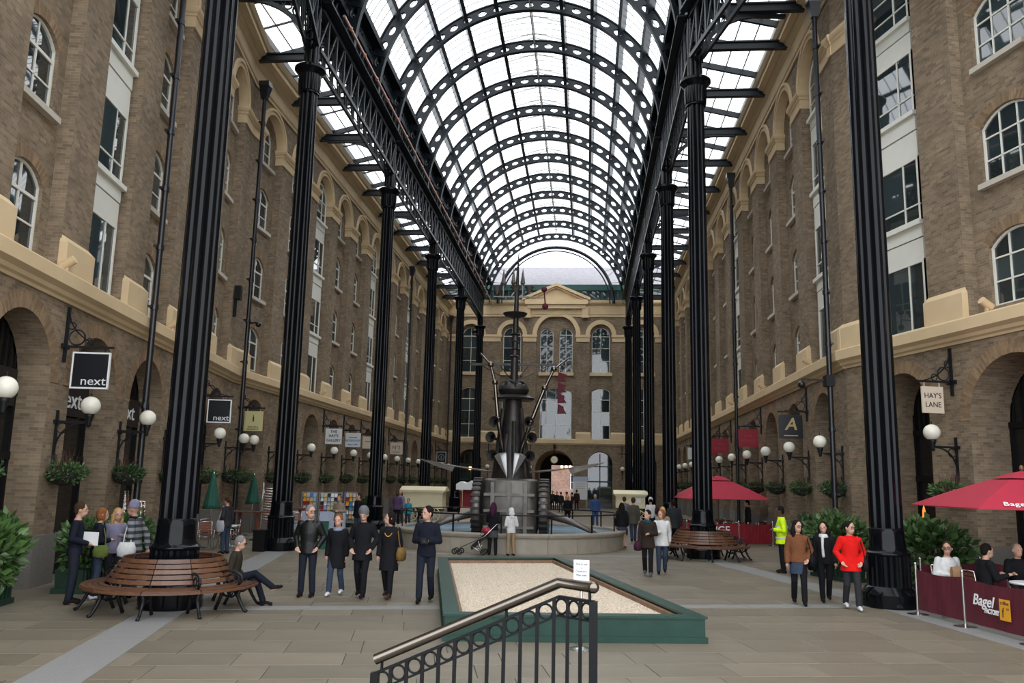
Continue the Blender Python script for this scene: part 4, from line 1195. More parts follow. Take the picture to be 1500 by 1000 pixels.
a = offs(.30); m = MB(); m.face([(p.x, p.y, .26) for p in a]); tag(m.build('gravel', 'gravel', gb), None, None, None, 'stuff')
r = random.Random(5); m = MB()
for _ in range(9000):
    u, v = r.random(), r.random() ** 1.5
    p = a[0] * (1 - u) * (1 - v) + a[1] * u * (1 - v) + a[2] * u * v + a[3] * (1 - u) * v
    s = r.uniform(.008, .02); h = s * .7; z = .26
    t0 = r.random() * 6.28
    q = [(p.x + s * math.cos(t0 + k * 2.09), p.y + s * math.sin(t0 + k * 2.09), z) for k in range(3)]
    ap_ = (p.x, p.y, z + h)
    for k in range(3): m.face([q[k], q[(k + 1) % 3], ap_])
tag(m.build('pebbles', 'gravel', gb), None, None, None, 'stuff')
t = thing('notice_stand', 'white paper notice on a slim steel stand by the gravel bed', 'notice', (-.05, 12.66, 0))
m = MB(); m.lathe([(.17, 0), (.17, .015), (.06, .03), (.03, .05)], 20); m.build('base', 'steel', t, 40)
m = MB(); m.tube([(0, 0, .03), (0, 0, 1.0)], .022, 10); m.build('pole', 'steel', t, True)
m = MB(); m.box(-.115, .115, -.03, -.015, .93, 1.26); bo = m.build('notice_sheet', 'paper', t)
for i, s_ in enumerate(('This is not', 'a', "Children's", 'Play area')): text(bo, s_, .042, 'ink', (0, -.033, 1.2 - i * .052), ext=.001)

# ================================================================== HANDRAIL AND STEPS (river end)
ter = MB(); ter.box(-.30, 14, -8, 6.25, -.02, .60); o = ter.build('terrace', 'plinth_granite'); tag(o, 'raised stone terrace at the head of the steps', None, None, 'structure')
for k in range(3):
    m = MB(); m.box(-.30 - .42 * (k + 1), -.30 - .42 * k, -8, 6.6, -.02, .60 - .15 * (k + 1)); o = m.build('step_%d' % (k + 1), 'plinth_granite'); tag(o, 'stone step below the black railing', None, None, 'structure')
hr = thing('stair_railing', 'black stair railing with ring frieze and bronze tube handrail', 'railing', (0, 0, 0))
R0, R1, R2 = Vector((.065, 6.50, 1.60)), Vector((-.20, 6.74, 1.60)), Vector((-1.68, 6.92, .935))
m = MB(); m.tube([R0, R1, R2], .042, 14); m.build('handrail', 'steel_rail', hr, 40)
m = MB(); m.ball(R0, .044); m.build('rail_cap', 'steel_rail', hr, True)
def railpt(u):   # u 0 at top end, along plan
    L1 = (R1 - R0).length; L2 = Vector((R2.x - R1.x, R2.y - R1.y)).length; tot = L1 + L2
    d = u * tot
    if d < L1: return R0.lerp(R1, d / L1)
    return R1.lerp(R2, (d - L1) / L2)
top = MB(); bot = MB()
for (u0_, u1_) in ((0, (R1 - R0).length / ((R1 - R0).length + Vector((R2.x - R1.x, R2.y - R1.y)).length)), ((R1 - R0).length / ((R1 - R0).length + Vector((R2.x - R1.x, R2.y - R1.y)).length), 1)):
    a_, b_ = railpt(u0_), railpt(u1_)
    top.beam(a_ - Vector((0, 0, .105)), b_ - Vector((0, 0, .105)), .035, .022); bot.beam(a_ - Vector((0, 0, .245)), b_ - Vector((0, 0, .245)), .03, .016)
top.build('frieze_bar', 'black', hr); bot.build('frieze_bar', 'black', hr)
nb = 14
ru = MB(); ru.ringz((0, 0, 0), .055, .009, 20, 6, 'xz'); rum = ru.mesh('ring', 'black', True)
def gz(x): return .60 if x > -.30 else max(0, .60 - .15 * (int((-.30 - x) / .42) + 1))
for k in range(nb + 1):
    p = railpt(k / nb); m = MB()
    wd = .032 if k in (0, nb) else .014
    m.box(p.x - wd, p.x + wd, p.y - wd, p.y + wd, gz(p.x) - .01, p.z - .10)
    m.build('newel_post' if k in (0, nb) else 'baluster', 'black', hr)
    if k < nb:
        q = railpt((k + .5) / nb); o = link('ring', rum, hr, (q.x, q.y, q.z - .175)); d_ = railpt((k + 1) / nb) - p; o.rotation_euler = (0, 0, math.atan2(d_.y, d_.x))
for u in (.02, .42, .97):
    p = railpt(u); m = MB(); m.tube([(p.x, p.y, p.z - .1), (p.x, p.y, p.z - .02)], .012, 8); m.build('rail_stem', 'black', hr)

# ================================================================== FOUNTAIN
FC = (-2.9, 32.6)
ft = thing('fountain_basin', 'round stone fountain basin with blue pool under the bronze sculpture', 'fountain', (FC[0], FC[1], 0))
n = 24; st = 2 * PI / n
def seg_mesh(prof, name, mat, sub=4, gap=.006):
    m = MB(); rr = []
    for k in range(sub + 1):
        t = -st / 2 + gap / 4.4 + (st - 2 * gap / 4.4) * k / sub
        rr.append([(r_ * math.cos(t), r_ * math.sin(t), z_) for r_, z_ in prof])
    m.grid(rr, closed_u=True, cap0=True, cap1=True); return m.mesh(name, mat, 40)
pan = seg_mesh([(4.30, 0), (4.34, 0), (4.34, .54), (4.05, .54), (4.05, 0)], 'wall_panel', 'concrete')
cop = seg_mesh([(4.02, .52), (4.40, .52), (4.42, .56), (4.42, .62), (4.38, .66), (4.05, .66), (4.02, .62)], 'coping_stone', 'coping')
for k in range(n):
    link('wall_panel', pan, ft, None, st * k); link('coping_stone', cop, ft, None, st * k)
m = MB(); m.lathe([(4.04, .58), (3.6, .36), (3.0, .30), (0.01, .30)], 48, caps=False); m.build('pool_lining', 'pool_tile', ft, True)
m = MB(); m.lathe([(3.75, .42), (0.01, .42)], 48, caps=False); m.build('water', 'water', ft)
lg_ = MB(); lg_.lathe([(.09, 0), (.09, .03), (.01, .035)], 12); lgm = lg_.mesh('pool_light', 'warm_lamp')
for a_ in (-1.0, -2.1, -.5, -2.6): link('pool_light', lgm, ft, (3.3 * math.cos(a_), 3.3 * math.sin(a_), .425))
rl = thing('fountain_railing', 'low black railing around the round fountain pool', 'railing', (FC[0], FC[1], .0))
pp = MB(); pp.box(-.02, .02, -.025, .025, .64, 1.26); ppm = pp.mesh('post', 'black')
for k in range(15):
    a_ = 2 * PI * (k + .3) / 15; link('post', ppm, rl, (4.14 * math.cos(a_), 4.14 * math.sin(a_), 0), a_)
m = MB(); m.ringz((0, 0, 1.26), 4.14, .026, 60, 6, 'xy'); m.build('rail', 'black', rl, True)
# ---- bronze sculpture: generic ship-like machine of drums, mast and spars
sc_t = thing('bronze_sculpture', 'tall bronze machine sculpture with drum wheels, mast and curved arms in the fountain', 'sculpture', (FC[0] + .05, FC[1], 0))
def part(nm, mat, f, sm=40, parent=None):
    m = MB(); f(m); return m.build(nm, mat, parent or sc_t, sm)
def f(m):
    rows = []
    for (z, hx, hy) in ((.32, .98, .9), (.6, 1.05, 1.0), (1.6, 1.08, 1.05), (2.2, 1.0, 1.0), (2.42, 1.02, 1.0), (2.5, .95, .9)):
        rr = []
        for k in range(24):
            a = 2 * PI * k / 24; c, s = math.cos(a), math.sin(a); e = .45
            rr.append((hx * abs(c) ** e * (1 if c > 0 else -1), hy * abs(s) ** e * (1 if s > 0 else -1), z))
        rows.append(rr)
    m.grid(rows, closed_u=True, cap0=True, cap1=True)
part('hull_block', 'bronze', f)
def f(m):
    for x in (-.62, 0, .62): m.box(x - .07, x + .07, -1.16, -.9, .45, 2.35)
    for z in (.7, 1.3, 1.9): m.box(-.95, .95, -1.12, -.9, z - .05, z + .05)
part('hull_strapping', 'bronze', f)
for sg in (-1, 1):
    def f(m):
        m.lathe([(.25, -.12), (.9, -.14), (1.05, -.16), (1.1, -.1), (1.1, .1), (1.05, .16), (.9, .14), (.25, .12)], 36)
        m.xf(Matrix.Translation((sg * 1.28, 0, 1.38)) @ Matrix.Rotation(PI / 2, 4, 'Y'))
    wh = part('drum_wheel', 'bronze', f)
    def f(m):
        for k in range(28):
            a = 2 * PI * k / 28; m.box(-.17, .17, -.05, .05, 1.06, 1.15)
            q = m.v[-8:]; R = Matrix.Translation((sg * 1.28, 0, 1.38)) @ Matrix.Rotation(a, 4, 'X')
            m.v[-8:] = [tuple(R @ Vector(p)) for p in q]
    part('tread_bar', 'bronze_dark', f, False, wh)
def f(m):
    m.lathe([(.85, 2.45), (.75, 2.7), (.55, 3.4), (.42, 4.4), (.34, 5.4), (.30, 5.9)], 20)
    for k in range(9):
        a = 2 * PI * k / 9; m.tube([(.72 * math.cos(a), .72 * math.sin(a), 2.5), (.42 * math.cos(a), .42 * math.sin(a), 4.2 + .5 * (k % 3))], .09, 8)
part('tower', 'bronze_dark', f)
for sg in (-1, 1):
    for (x, z) in ((.55, 3.3), (.62, 4.0), (.5, 4.6)):
        def f(m):
            m.lathe([(.05, 0), (.07, .25), (.13, .42), (.22, .52), (.20, .52), (.1, .4)], 14, caps=False)
            m.xf(Matrix.Translation((sg * x, -.25, z)) @ Matrix.Rotation(sg * .35, 4, 'Z') @ Matrix.Rotation(1.45, 4, 'X'))
        part('trumpet', 'bronze_dark', f)
def f(m):
    m.ball((0, 0, 5.95), .62, .6, .32, 16, 8)
    for k in range(10):
        a = 2 * PI * k / 10; m.ringz((.35 * math.cos(a), .35 * math.sin(a), 6.1), .22, .035, 12, 5, 'xz' if k % 2 else 'yz')
    m.lathe([(.78, 5.55), (.85, 5.62), (.6, 5.75)], 20)
part('crow_cage', 'bronze_dark', f)
def f(m):
    m.tube([(0, 0, 5.6), (.02, 0, 8), (.05, 0, 10), (.1, 0, 11.6)], [.17, .13, .08, .02], 10)
    for z, r_ in ((7.3, .2), (7.6, .17), (7.9, .16), (8.2, .2), (10.9, .06)): m.lathe([(r_ * .7, z - .06), (r_, z), (r_ * .7, z + .06)], 12)
mast = part('mast', 'bronze_dark', f)
def f(m): m.lathe([(.12, 8.85), (.42, 8.95), (.5, 9.05), (.3, 9.0), (.1, 9.0)], 18)
part('mast_dish', 'bronze_dark', f, 40, mast)
def f(m):
    m.beam((-1.75, 0, 6.98), (1.75, 0, 6.98), .07, .09)
    for x in (-1.4, 1.4, -.6, .6): m.tube([(x, 0, 6.98), (x * .5, 0, 6.6), (.0, 0, 6.3)], .02, 5)
part('spar', 'bronze_dark', f, False, mast)
def f(m):
    m.beam((-.9, 0, 9.75), (1.15, 0, 9.72), .05, .05)
    for x, s_ in ((-.75, .2), (.0, .24), (.55, .2)): m.lathe([(.03, 0), (.08, .12), (s_, .3), (s_ * .85, .3)], 12, (x, 0, 9.85), caps=False)
    for x in (-.5, -.1, .28): m.lathe([(.02, 10.2), (.10, 10.3), (.0, 10.95)], 8, (x, 0, 0))
    m.beam((-.5, 0, 9.7), (-.5, 0, 10.3), .04, .04); m.beam((.28, 0, 9.7), (.28, 0, 10.3), .04, .04)
part('mast_head', 'bronze', f, 40, mast)
def f(m):
    m.ball((1.15, 0, 10.05), .12); m.ball((1.2, 0, 9.35), .13)
    m.tube([(1.15, 0, 9.98), (1.2, 0, 9.45)], .03, 6)
part('counterweight', 'red_dark', f, True, mast)
for sg, P in ((-1, [(-.25, -.5, 3.2), (-.55, -.5, 4.8), (-.7, -.5, 6.2), (-.88, -.5, 6.9), (-1.3, -.5, 7.35)]), (1, [(.25, -.5, 3.2), (.75, -.5, 4.7), (1.25, -.5, 6.0), (1.6, -.5, 6.75), (2.2, -.5, 7.2)])):
    def f(m):
        m.tube(P, [.09, .085, .07, .05, .03], 8)
        for q in P[1:4]: m.ball(q, .12)
    part('curved_arm', 'steel_rail', f, True)
    def f(m):
        m.lathe([(.0, 0), (.24, .95), (.0, 1.0)], 4); m.xf(Matrix.Translation((sg * .10, -.95, 2.5)) @ Matrix.Rotation(sg * .30, 4, 'Y'))
    part('silver_blade', 'silver_blade', f, False)
    def f(m):
        m.tube([(sg * .7, -.2, 2.75), (sg * 1.6, -.3, 2.85), (sg * 3.3, -.4, 3.1)], [.05, .04, .02], 6)
        m.grid([[(sg * 2.2, -.42, 2.9), (sg * 2.3, -.40, 2.72), (sg * 2.25, -.36, 2.9)], [(sg * 3.0, -.42, 3.1), (sg * 3.0, -.40, 2.95), (sg * 3.0, -.36, 3.1)], [(sg * 3.6, -.4, 3.2), (sg * 3.6, -.40, 3.17), (sg * 3.6, -.38, 3.2)]], closed_u=True, cap0=True, cap1=True)
    part('oar', 'bronze', f, False)
    def f(m): m.tube([(sg * 1.3, 0, 1.2), (sg * 2.4, -.3, .9), (sg * 3.4, -.6, .45)], [.16, .12, .07], 8)
    part('side_strut', 'bronze', f, True)
def f(m):
    z0 = 6.7
    for k in range(4): m.face([(1.75, 0, z0 - .42 * k), (2.12 - .05 * k, .08, z0 - .1 - .42 * k), (2.0, .05, z0 - .25 - .42 * k), (2.1, .08, z0 - .38 - .42 * k), (1.73, 0, z0 - .42 * k - .4)])
part('pennant', 'red_dark', f, False)

# ================================================================== WAGONS (cream sales carts)
def wagon(loc, rz, W_, label, H0=.75, H1=1.75, D_=1.3):
    t = thing('sales_wagon', label, 'wagon', (*loc, 0), rz)
    m = MB(); m.box(-W_ / 2, W_ / 2, -D_ / 2, D_ / 2, H0, H1); b = m.build('body', 'cream', t)
    for sx in (-1, 0, 1):
        m = MB(); m.box(sx * (W_ / 2 - .04) - .035, sx * (W_ / 2 - .04) + .035, -D_ / 2 - .02, -D_ / 2, H0, H1); m.build('batten', 'cream', b)
    m = MB(); o_ = .16
    m.prism([(-D_ / 2 - o_, H1), (D_ / 2 + o_, H1), (D_ / 2 + o_, H1 + .06), (.12, H1 + .27), (-.12, H1 + .27), (-D_ / 2 - o_, H1 + .06)], -W_ / 2 - o_, W_ / 2 + o_)
    m.xf(Matrix.Rotation(PI / 2, 4, 'Z')); m.build('roof', 'cream', t)
    m = MB(); nn = 14
    for k in range(nn): m.prism([(-W_ / 2 - .1 + (W_ + .2) * k / nn, H1), (-W_ / 2 - .1 + (W_ + .2) * (k + 1) / nn, H1), (-W_ / 2 - .1 + (W_ + .2) * (k + .5) / nn, H1 - .13)], -D_ / 2 - o_ + .01, -D_ / 2 - o_ + .03)
    m.build('valance', 'cream', t)
    m = MB(); m.box(-W_ / 2 + .1, W_ / 2 - .1, -D_ / 2 + .1, D_ / 2 - .1, H0 - .12, H0); m.build('chassis', 'planter_green', t)
    w_ = MB(); w_.ringz((0, 0, .42), .40, .03, 24, 6, 'xz'); w_.lathe([(.07, -.06), (.07, .06)], 10)
    w_.v[-20:] = [(p[0], p[2], p[1] + .42) for p in w_.v[-20:]]
    for k in range(10):
        a = 2 * PI * k / 10; w_.beam((0, 0, .42), (.39 * math.cos(a), 0, .42 + .39 * math.sin(a)), .03, .03, up=(0, 1, 0))
    wm = w_.mesh('spoked_wheel', 'cream')
    for sx in (-.28, .28):
        for sy in (-1, 1): link('spoked_wheel', wm, t, (sx * W_, sy * (D_ / 2 + .05), 0))
    return t
wagon((-9.45, 49.2), 0, 2.35, 'long cream wagon with scalloped roof on spoked wheels behind the fountain')
wagon((-7.3, 55.5), 0, 1.5, 'short cream wagon standing behind the long wagon')
t = wagon((2.75, 52.5), 0, 1.75, 'cream wagon with a white paper pinned on its side', .95)
m = MB(); m.box(.35, .62, -.68, -.66, 1.3, 1.65); m.build('pinned_paper', 'paper', t)
t = thing('market_stall', 'small red stall with white scalloped canopy behind the sculpture', 'stall', (-6.3, 47.0, 0))
m = MB(); m.box(-.6, .6, -.5, .5, 0, .95); m.build('counter', 'sign_cream', t)
m = MB(); m.prism([(-.85, 1.9), (.85, 1.9), (.85, 2.2), (.55, 2.32), (.3, 2.25), (0, 2.4), (-.3, 2.25), (-.6, 2.35), (-.85, 2.2)], -.7, .7); m.build('canopy', 'white', t)
m = MB()
for x in (-.6, .6):
    for y in (-.47, .47): m = MB(); m.box(x - .03, x + .03, y - .03, y + .03, .9, 1.95); m.build('post', 'red_sign', t)
m = MB(); m.box(-.57, .57, .4, .45, .95, 1.9); m.build('back_panel', 'red_sign', t)

# ================================================================== PARASOLS
def parasol(loc, hw, z_rim, z_top, label, rz=0, lettering=False):
    t = thing('parasol', label, 'parasol', (*loc, 0), rz)
    m = MB(); n_ = 8; rows = []
    for (q, z) in ((1.0, z_rim - .02), (1.0, z_rim + .0), (.66, z_rim + (z_top - z_rim) * .38), (.3, z_rim + (z_top - z_rim) * .74), (.17, z_rim + (z_top - z_rim) * .80)):
        rows.append([(q * hw * x, q * hw * y, z - (.05 if k % 2 and q > .9 else 0) * 0) for k, (x, y) in enumerate(((-1, -1), (0, -1), (1, -1), (1, 0), (1, 1), (0, 1), (-1, 1), (-1, 0)))])
    m.grid(rows, closed_u=True); ca_ = m.build('canopy', 'red_canvas', t)
    m = MB(); rows = [[(q * hw * x, q * hw * y, z) for (x, y) in ((-1, -1), (1, -1), (1, 1), (-1, 1))] for q, z in ((.26, z_rim + (z_top - z_rim) * .80), (.13, z_top - .05), (.02, z_top))]
    m.grid(rows, closed_u=True, cap1=True); m.build('vent_cap', 'red_canvas', t)
    m = MB(); m.tube([(0, 0, .05), (0, 0, z_top + .02)], .03, 10); m.build('pole', 'timber', t)
    m = MB(); m.ball((0, 0, z_top + .06), .045, .045, .07); m.build('finial', 'timber', t, True)
    m = MB(); m.box(-.35, .35, -.35, .35, 0, .08); m.build('base', 'plinth_granite', t)
    for k, (x, y) in enumerate(((-1, -1), (0, -1), (1, -1), (1, 0), (1, 1), (0, 1), (-1, 1), (-1, 0))):
        m = MB(); m.beam((.05 * x, .05 * y, z_rim + (z_top - z_rim) * .78), (hw * x * .98, hw * y * .98, z_rim - .01), .02, .025); m.build('rib', 'timber', t)
    if lettering:
        sl_ = math.atan2((z_top - z_rim) * .38, hw * .34)
        text(ca_, 'Bagel Factory', .21, 'white', (-.35 * hw, -.93 * hw, z_rim + .085), (sl_, 0, 0), ext=.004, shear=.25, name='lettering')
        m = MB(); m.box(-.13, .13, -.06, .06, 0, .006); o = m.build('emblem', 'sign_cream', ca_); o.location = (.12 * hw, -.93 * hw, z_rim + .09); o.rotation_euler = (sl_, 0, 0)
    return t
parasol((8.88, 18.0), 1.62, 2.07, 2.80, 'open dark red parasol above the men seated behind the barrier', .0, True)
parasol((6.0, 38.9), 1.85, 1.84, 2.84, 'open red parasol over the terrace of the red cafe', .05)
def closed_umbrella(loc, label, group):
    t = thing('closed_umbrella', label, 'umbrella', (*loc, 0), 0, group)
    m = MB(); m.lathe([(.03, 2.45), (.10, 2.2), (.17, 1.8), (.24, 1.42), (.27, 1.28), (.22, 1.27), (.03, 1.3)], 24, mod=lambda r, z, a: r * (1 + .16 * math.cos(8 * a))); m.build('canopy', 'green_canvas', t, True)
    m = MB(); m.tube([(0, 0, .05), (0, 0, 2.5)], .024, 8); m.build('pole', 'steel', t, True)
    m = MB(); m.lathe([(.24, 0), (.24, .05), (.06, .08)], 16); m.build('base', 'plinth_granite', t)
closed_umbrella((-12.55, 27.5), 'folded green umbrella beside the aluminium cafe chairs', None)
closed_umbrella((-13.6, 33.6), 'folded green umbrella beside the tall stack of chairs', None)

# ================================================================== CAFE CHAIRS, TABLES
def chair_parts():
    P = []
    m = MB(); m.box(-.2, .2, -.2, .2, .43, .45)
    for k in range(5): m.box(-.2 + .085 * k, -.13 + .085 * k, -.21, .21, .45, .462)
    P.append(('seat', m.mesh('seat', 'cafe_wood')))
    m = MB()
    for k in range(4): m.box(-.21, .21, .20 + .01 * k, .215 + .01 * k, .56 + .075 * k, .62 + .075 * k)
    P.append(('backrest', m.mesh('backrest', 'cafe_wood')))
    m = MB()
    for sx in (-1, 1):
        m.tube([(sx * .23, -.22, .0), (sx * .22, -.19, .43), (sx * .24, -.17, .62), (sx * .24, .12, .64), (sx * .225, .22, .62)], .012, 6)
        m.tube([(sx * .23, .26, .0), (sx * .215, .19, .44), (sx * .215, .25, .88)], .012, 6)
    m.tube([(-.215, .25, .88), (.215, .25, .88)], .012, 6); m.tube([(-.22, -.19, .42), (.22, -.19, .42)], .01, 6); m.tube([(-.215, .19, .42), (.215, .19, .42)], .01, 6)
    P.append(('frame', m.mesh('frame', 'steel', True)))
    return P
CHP = chair_parts()
def chair(loc, rz, label, group=None, z=0):
    t = thing('cafe_chair', label, 'chair', (loc[0], loc[1], z), rz, group)
    for nm, me in CHP: link(nm, me, t)
    return t
def table(loc, label, r=.33, h=.73, mat='steel'):
    t = thing('cafe_table', label, 'table', (*loc, 0))
    m = MB(); m.lathe([(.01, h - .02), (r, h - .02), (r + .01, h), (r, h + .012), (.01, h + .012)], 24); m.build('table_top', mat, t, 40)
    m = MB(); m.tube([(0, 0, .03), (0, 0, h - .02)], .025, 8); m.build('pedestal', 'steel', t, True)
    m = MB()
    for k in range(4): a = PI / 2 * k + .4; m.beam((0, 0, .04), (.27 * math.cos(a), .27 * math.sin(a), .02), .04, .03)
    m.build('foot', 'steel', t)
    return t
for (x, y, n_, rz, lb) in ((-11.6, 20.9, 11, 1.9, 'wooden slatted aluminium chair in the tall stack against the angled arcade'), (-13.35, 34.6, 13, 1.9, 'aluminium chair in the tall stack beside the folded green umbrella')):
    for k in range(n_): chair((x + .004 * k, y), rz, lb, 'stacked chairs against the angled arcade' if n_ == 11 else 'stacked chairs beside the folded umbrella', z=.105 * k)
for i, (x, y, rz) in enumerate(((-12.3, 26.7, .6), (-11.9, 27.4, 2.2), (-12.9, 28.3, 1.2), (-12.25, 28.6, -1.0))):
    chair((x, y), rz, 'slatted aluminium cafe chair by the folded green umbrella', 'loose chairs under the folded umbrella')
table((-12.05, 28.05), 'small round aluminium table among loose cafe chairs')
def tall_table(loc, label):
    t = thing('bar_table', label, 'table', (*loc, 0)); m = MB(); m.box(-.75, .75, -.3, .3, 1.02, 1.07); m.build('table_top', 'cafe_wood', t)
    for x in (-.35, .35):
        m = MB(); m.box(x - .05, x + .05, -.05, .05, .03, 1.03); m.build('leg', 'cafe_wood', t); m = MB(); m.box(x - .2, x + .2, -.25, .25, 0, .04); m.build('foot', 'black', t)
tall_table((-12.75, 31.3), 'tall brown timber bar table by the downpipe at the bend'); tall_table((-12.75, 36.0), 'tall brown timber bar table near the stacked chairs')
chair((-12.3, 35.3), .4, 'single aluminium chair beside a tall brown bar table')

# ================================================================== PLANTERS WITH SHRUBS
SHR = [foliage(1500, .62, .5, .52, .20, 70, .25, .5).mesh('shrub', 'leaf_light'), foliage(1500, .75, .5, .55, .17, 71, .2, .5).mesh('shrub', 'leaf'), foliage(1300, .7, .45, .5, .17, 72, .1, .5).mesh('shrub', 'leaf_dark')]
IVY = foliage(700, .66, .36, .17, .09, 73, 0, .5).mesh('ivy', 'leaf_dark')
def planter(loc, rz, k, label, wd=1.2, sc_=1.0, dy=.5, hh=.46):
    t = thing('planter', label, 'plant', (*loc, 0), rz)
    m = MB(); m.grid([[(-wd / 2, -dy / 2, .06), (wd / 2, -dy / 2, .06), (wd / 2, dy / 2, .06), (-wd / 2, dy / 2, .06)], [(-wd / 2 - .03, -dy / 2 - .03, hh), (wd / 2 + .03, -dy / 2 - .03, hh), (wd / 2 + .03, dy / 2 + .03, hh), (-wd / 2 - .03, dy / 2 + .03, hh)]], closed_u=True, cap0=True, cap1=True)
    b = m.build('trough', 'planter_green', t)
    for q in range(9):
        m = MB(); x = -wd / 2 + wd * (q + .5) / 9; m.box(x - .03, x + .03, -dy / 2 - .045, -dy / 2 - .0, .1, hh - .02); m.build('rib', 'planter_green', b)
    m = MB(); m.box(-wd / 2 - .06, wd / 2 + .06, -dy / 2 - .06, dy / 2 + .06, 0, .1); m.build('base_rim', 'planter_green', t)
    o = link('shrub', SHR[k], t, (0, 0, hh + .42 * sc_)); o.scale = (sc_ * wd / 1.3, sc_, sc_); tag(o, None, None, None, 'stuff')
    o = link('ivy', IVY, t, (0, -.08, hh + .06)); o.scale = (wd / 1.2, 1, 1); tag(o, None, None, None, 'stuff')
    m = MB(); r_ = random.Random(k)
    for q in range(7): m.tube([(r_.uniform(-.3, .3), r_.uniform(-.1, .1), hh - .05), (r_.uniform(-.4, .4), r_.uniform(-.2, .2), hh + .5)], .012, 4)
    m.build('stems', 'timber_edge', t)
    return t
planter((-10.62, 14.25), LN.ang, 0, 'glossy leaved shrub in a green trough at the foot of the first pier', 1.2, 1.15)
planter((-10.35, 16.9), LN.ang, 1, 'shrub in a ribbed green trough behind the people by the bench', 1.3, .95)
planter((-10.75, 19.3), LN.ang, 1, 'bushy shrub in a green trough beside the stacked chairs', 1.3, 1.0)
planter((-11.9, 33.2 + 8.3), PI / 2, 0, 'yellow green shrub in a trough by the bookshop', 1.0, .7)
planter((-11.0, 43.4), 0, 0, 'light green shrub in a trough next to the postcard racks', .9, .8)
planter((-12.4, 47.5), PI / 2, 2, 'dark shrub in a trough against the bookshop arcade', 1.2, .9)
planter((8.0, 20.75), RN.ang + 0, 1, 'large drooping shrub in a trough behind the dark red barrier', 1.7, 1.25)
planter((6.75, 23.6), RN.ang, 1, 'large leafy shrub in a trough beside the lane arch', 1.6, 1.25)
planter((7.0, 27.3), RF.ang, 2, 'leafy shrub in a trough behind the man in yellow', 1.2, 1.1)

# ================================================================== BARRIERS
def post_mesh(h):
    m = MB(); m.tube([(0, 0, .02), (0, 0, h)], .025, 10); m.lathe([(.20, 0), (.20, .012), (.08, .03), (.03, .05)], 20); m.ball((0, 0, h + .01), .03); return m
PST = post_mesh(.95).mesh('steel_post', 'steel', 40)
def banner(a, b, mat, label, z0, z1, lines=(), sag=.05, group=None, last=True):
    a = Vector((*a, 0)); b = Vector((*b, 0)); d = b - a; L = d.length
    t = thing('cafe_barrier', label, 'barrier', a, math.atan2(d.y, d.x), group)
    link('steel_post', PST, t, (0, 0, 0))
    if last: link('steel_post', PST, t, (L, 0, 0))
    m = MB(); rows = []
    for (z, q) in ((z0, 1.0), (z0 * .6 + z1 * .4, .5), (z1, 0)):
        rows.append([(.03 + (L - .06) * k / 12, .015 * math.sin(k * 1.3 + z * 4), z - (sag * math.sin(PI * k / 12) if z == z1 else 0)) for k in range(13)])
    m.grid(rows); bo = m.build('banner', mat, t)
    mod = bo.modifiers.new('cloth_thickness', 'SOLIDIFY'); mod.thickness = .004
    for (s, size, mt, x, z, kw) in lines: text(bo, s, size, mt, (L * x, -.03, z), **kw)
    return t, bo, L
PB = [(6.44, 17.37), (6.74, 16.02), (7.05, 14.35), (7.4, 12.6)]
banner(PB[0], PB[1], 'red_dark', 'plain dark red canvas barrier between two steel posts by the column', .10, .86, last=False)
t, bo, L = banner(PB[1], PB[2], 'red_dark', 'dark red canvas barrier with white lettering and orange badge', .10, .86,
   [('Bagel', .26, 'white', .33, .52, dict(shear=.3, bold=.003)), ('FACTORY', .11, 'white', .46, .37, dict(bold=.004, sx=.75))], last=False)
m = MB(); m.box(-.13, .13, -.004, .004, -.17, .17); e = m.build('badge', 'orange', bo); e.location = (L * .66, -.03, .45)
text(e, 'coffee', .085, 'ink', (0, -.006, .11), ext=.002); text(e, 'co', .07, 'ink', (.07, -.006, .03), ext=.002)
m = MB(); m.tube([(-.05, -.008, -.12), (-.04, -.008, 0), (-.02, -.008, .04)], .008, 5); m.tube([(-.06, -.008, -.02), (-.02, -.008, -.02)], .008, 5); m.build('emblem', 'ink', e)
banner(PB[2], PB[3], 'red_dark', 'dark red canvas barrier running on past the lettered one', .10, .86)
banner((7.0, 18.6), (8.54, 19.36), 'red_dark', 'dark red canvas barrier behind the man in the pale shirt', .12, .86)
banner((8.75, 19.4), (9.65, 18.9), 'red_dark', 'dark red canvas barrier behind the two men in black', .12, .86)
QB = [(3.95, 36.8), (4.15, 35.3), (6.3, 35.6), (7.75, 36.05)]
banner(QB[0], QB[1], 'red_cafe', 'short red canvas barrier turning the corner of the cafe terrace', .06, .88, last=False)
banner(QB[1], QB[2], 'red_cafe', 'red canvas barrier with white cafe lettering behind the round bench', .06, .88, [('ROUGE', .42, 'white', .50, .60, dict(bold=.004)), ('CAFE', .14, 'white', .68, .34, {})], last=False)
banner(QB[2], QB[3], 'red_cafe', 'plain red canvas barrier behind the man in yellow', .06, .88)
r = random.Random(9)
for k in range(16):
    x = 4.7 + (k % 6) * .6 + r.uniform(-.12, .12); y = 37.2 + (k // 6) * 1.5 + r.uniform(-.2, .2)
    chair((x, y), r.uniform(0, 6.28), 'brown slatted chair on the terrace of the red cafe', 'chairs on the red cafe terrace')
for x, y in ((5.0, 38.0), (6.6, 38.1), (5.6, 40.3), (7.0, 40.0)):
    t = table((x, y), 'small brown table on the terrace of the red cafe', .34, .73, 'cafe_wood'); t['group'] = 'tables on the red cafe terrace'
table((8.25, 16.6), 'round white table before the two men in black', .4, .73, 'white')
table((7.0, 17.1), 'small round table before the man in the pale shirt', .3, .70, 'cafe_wood')
for (x, y, rz, lb) in ((7.30, 17.95, .2, 'aluminium chair carrying the man in the pale shirt'), (7.55, 17.15, 1.7, 'aluminium chair under the man in black with his back to the column'), (8.5, 17.55, -.3, 'aluminium chair under the man in black who faces out')): chair((x, y), rz, lb)

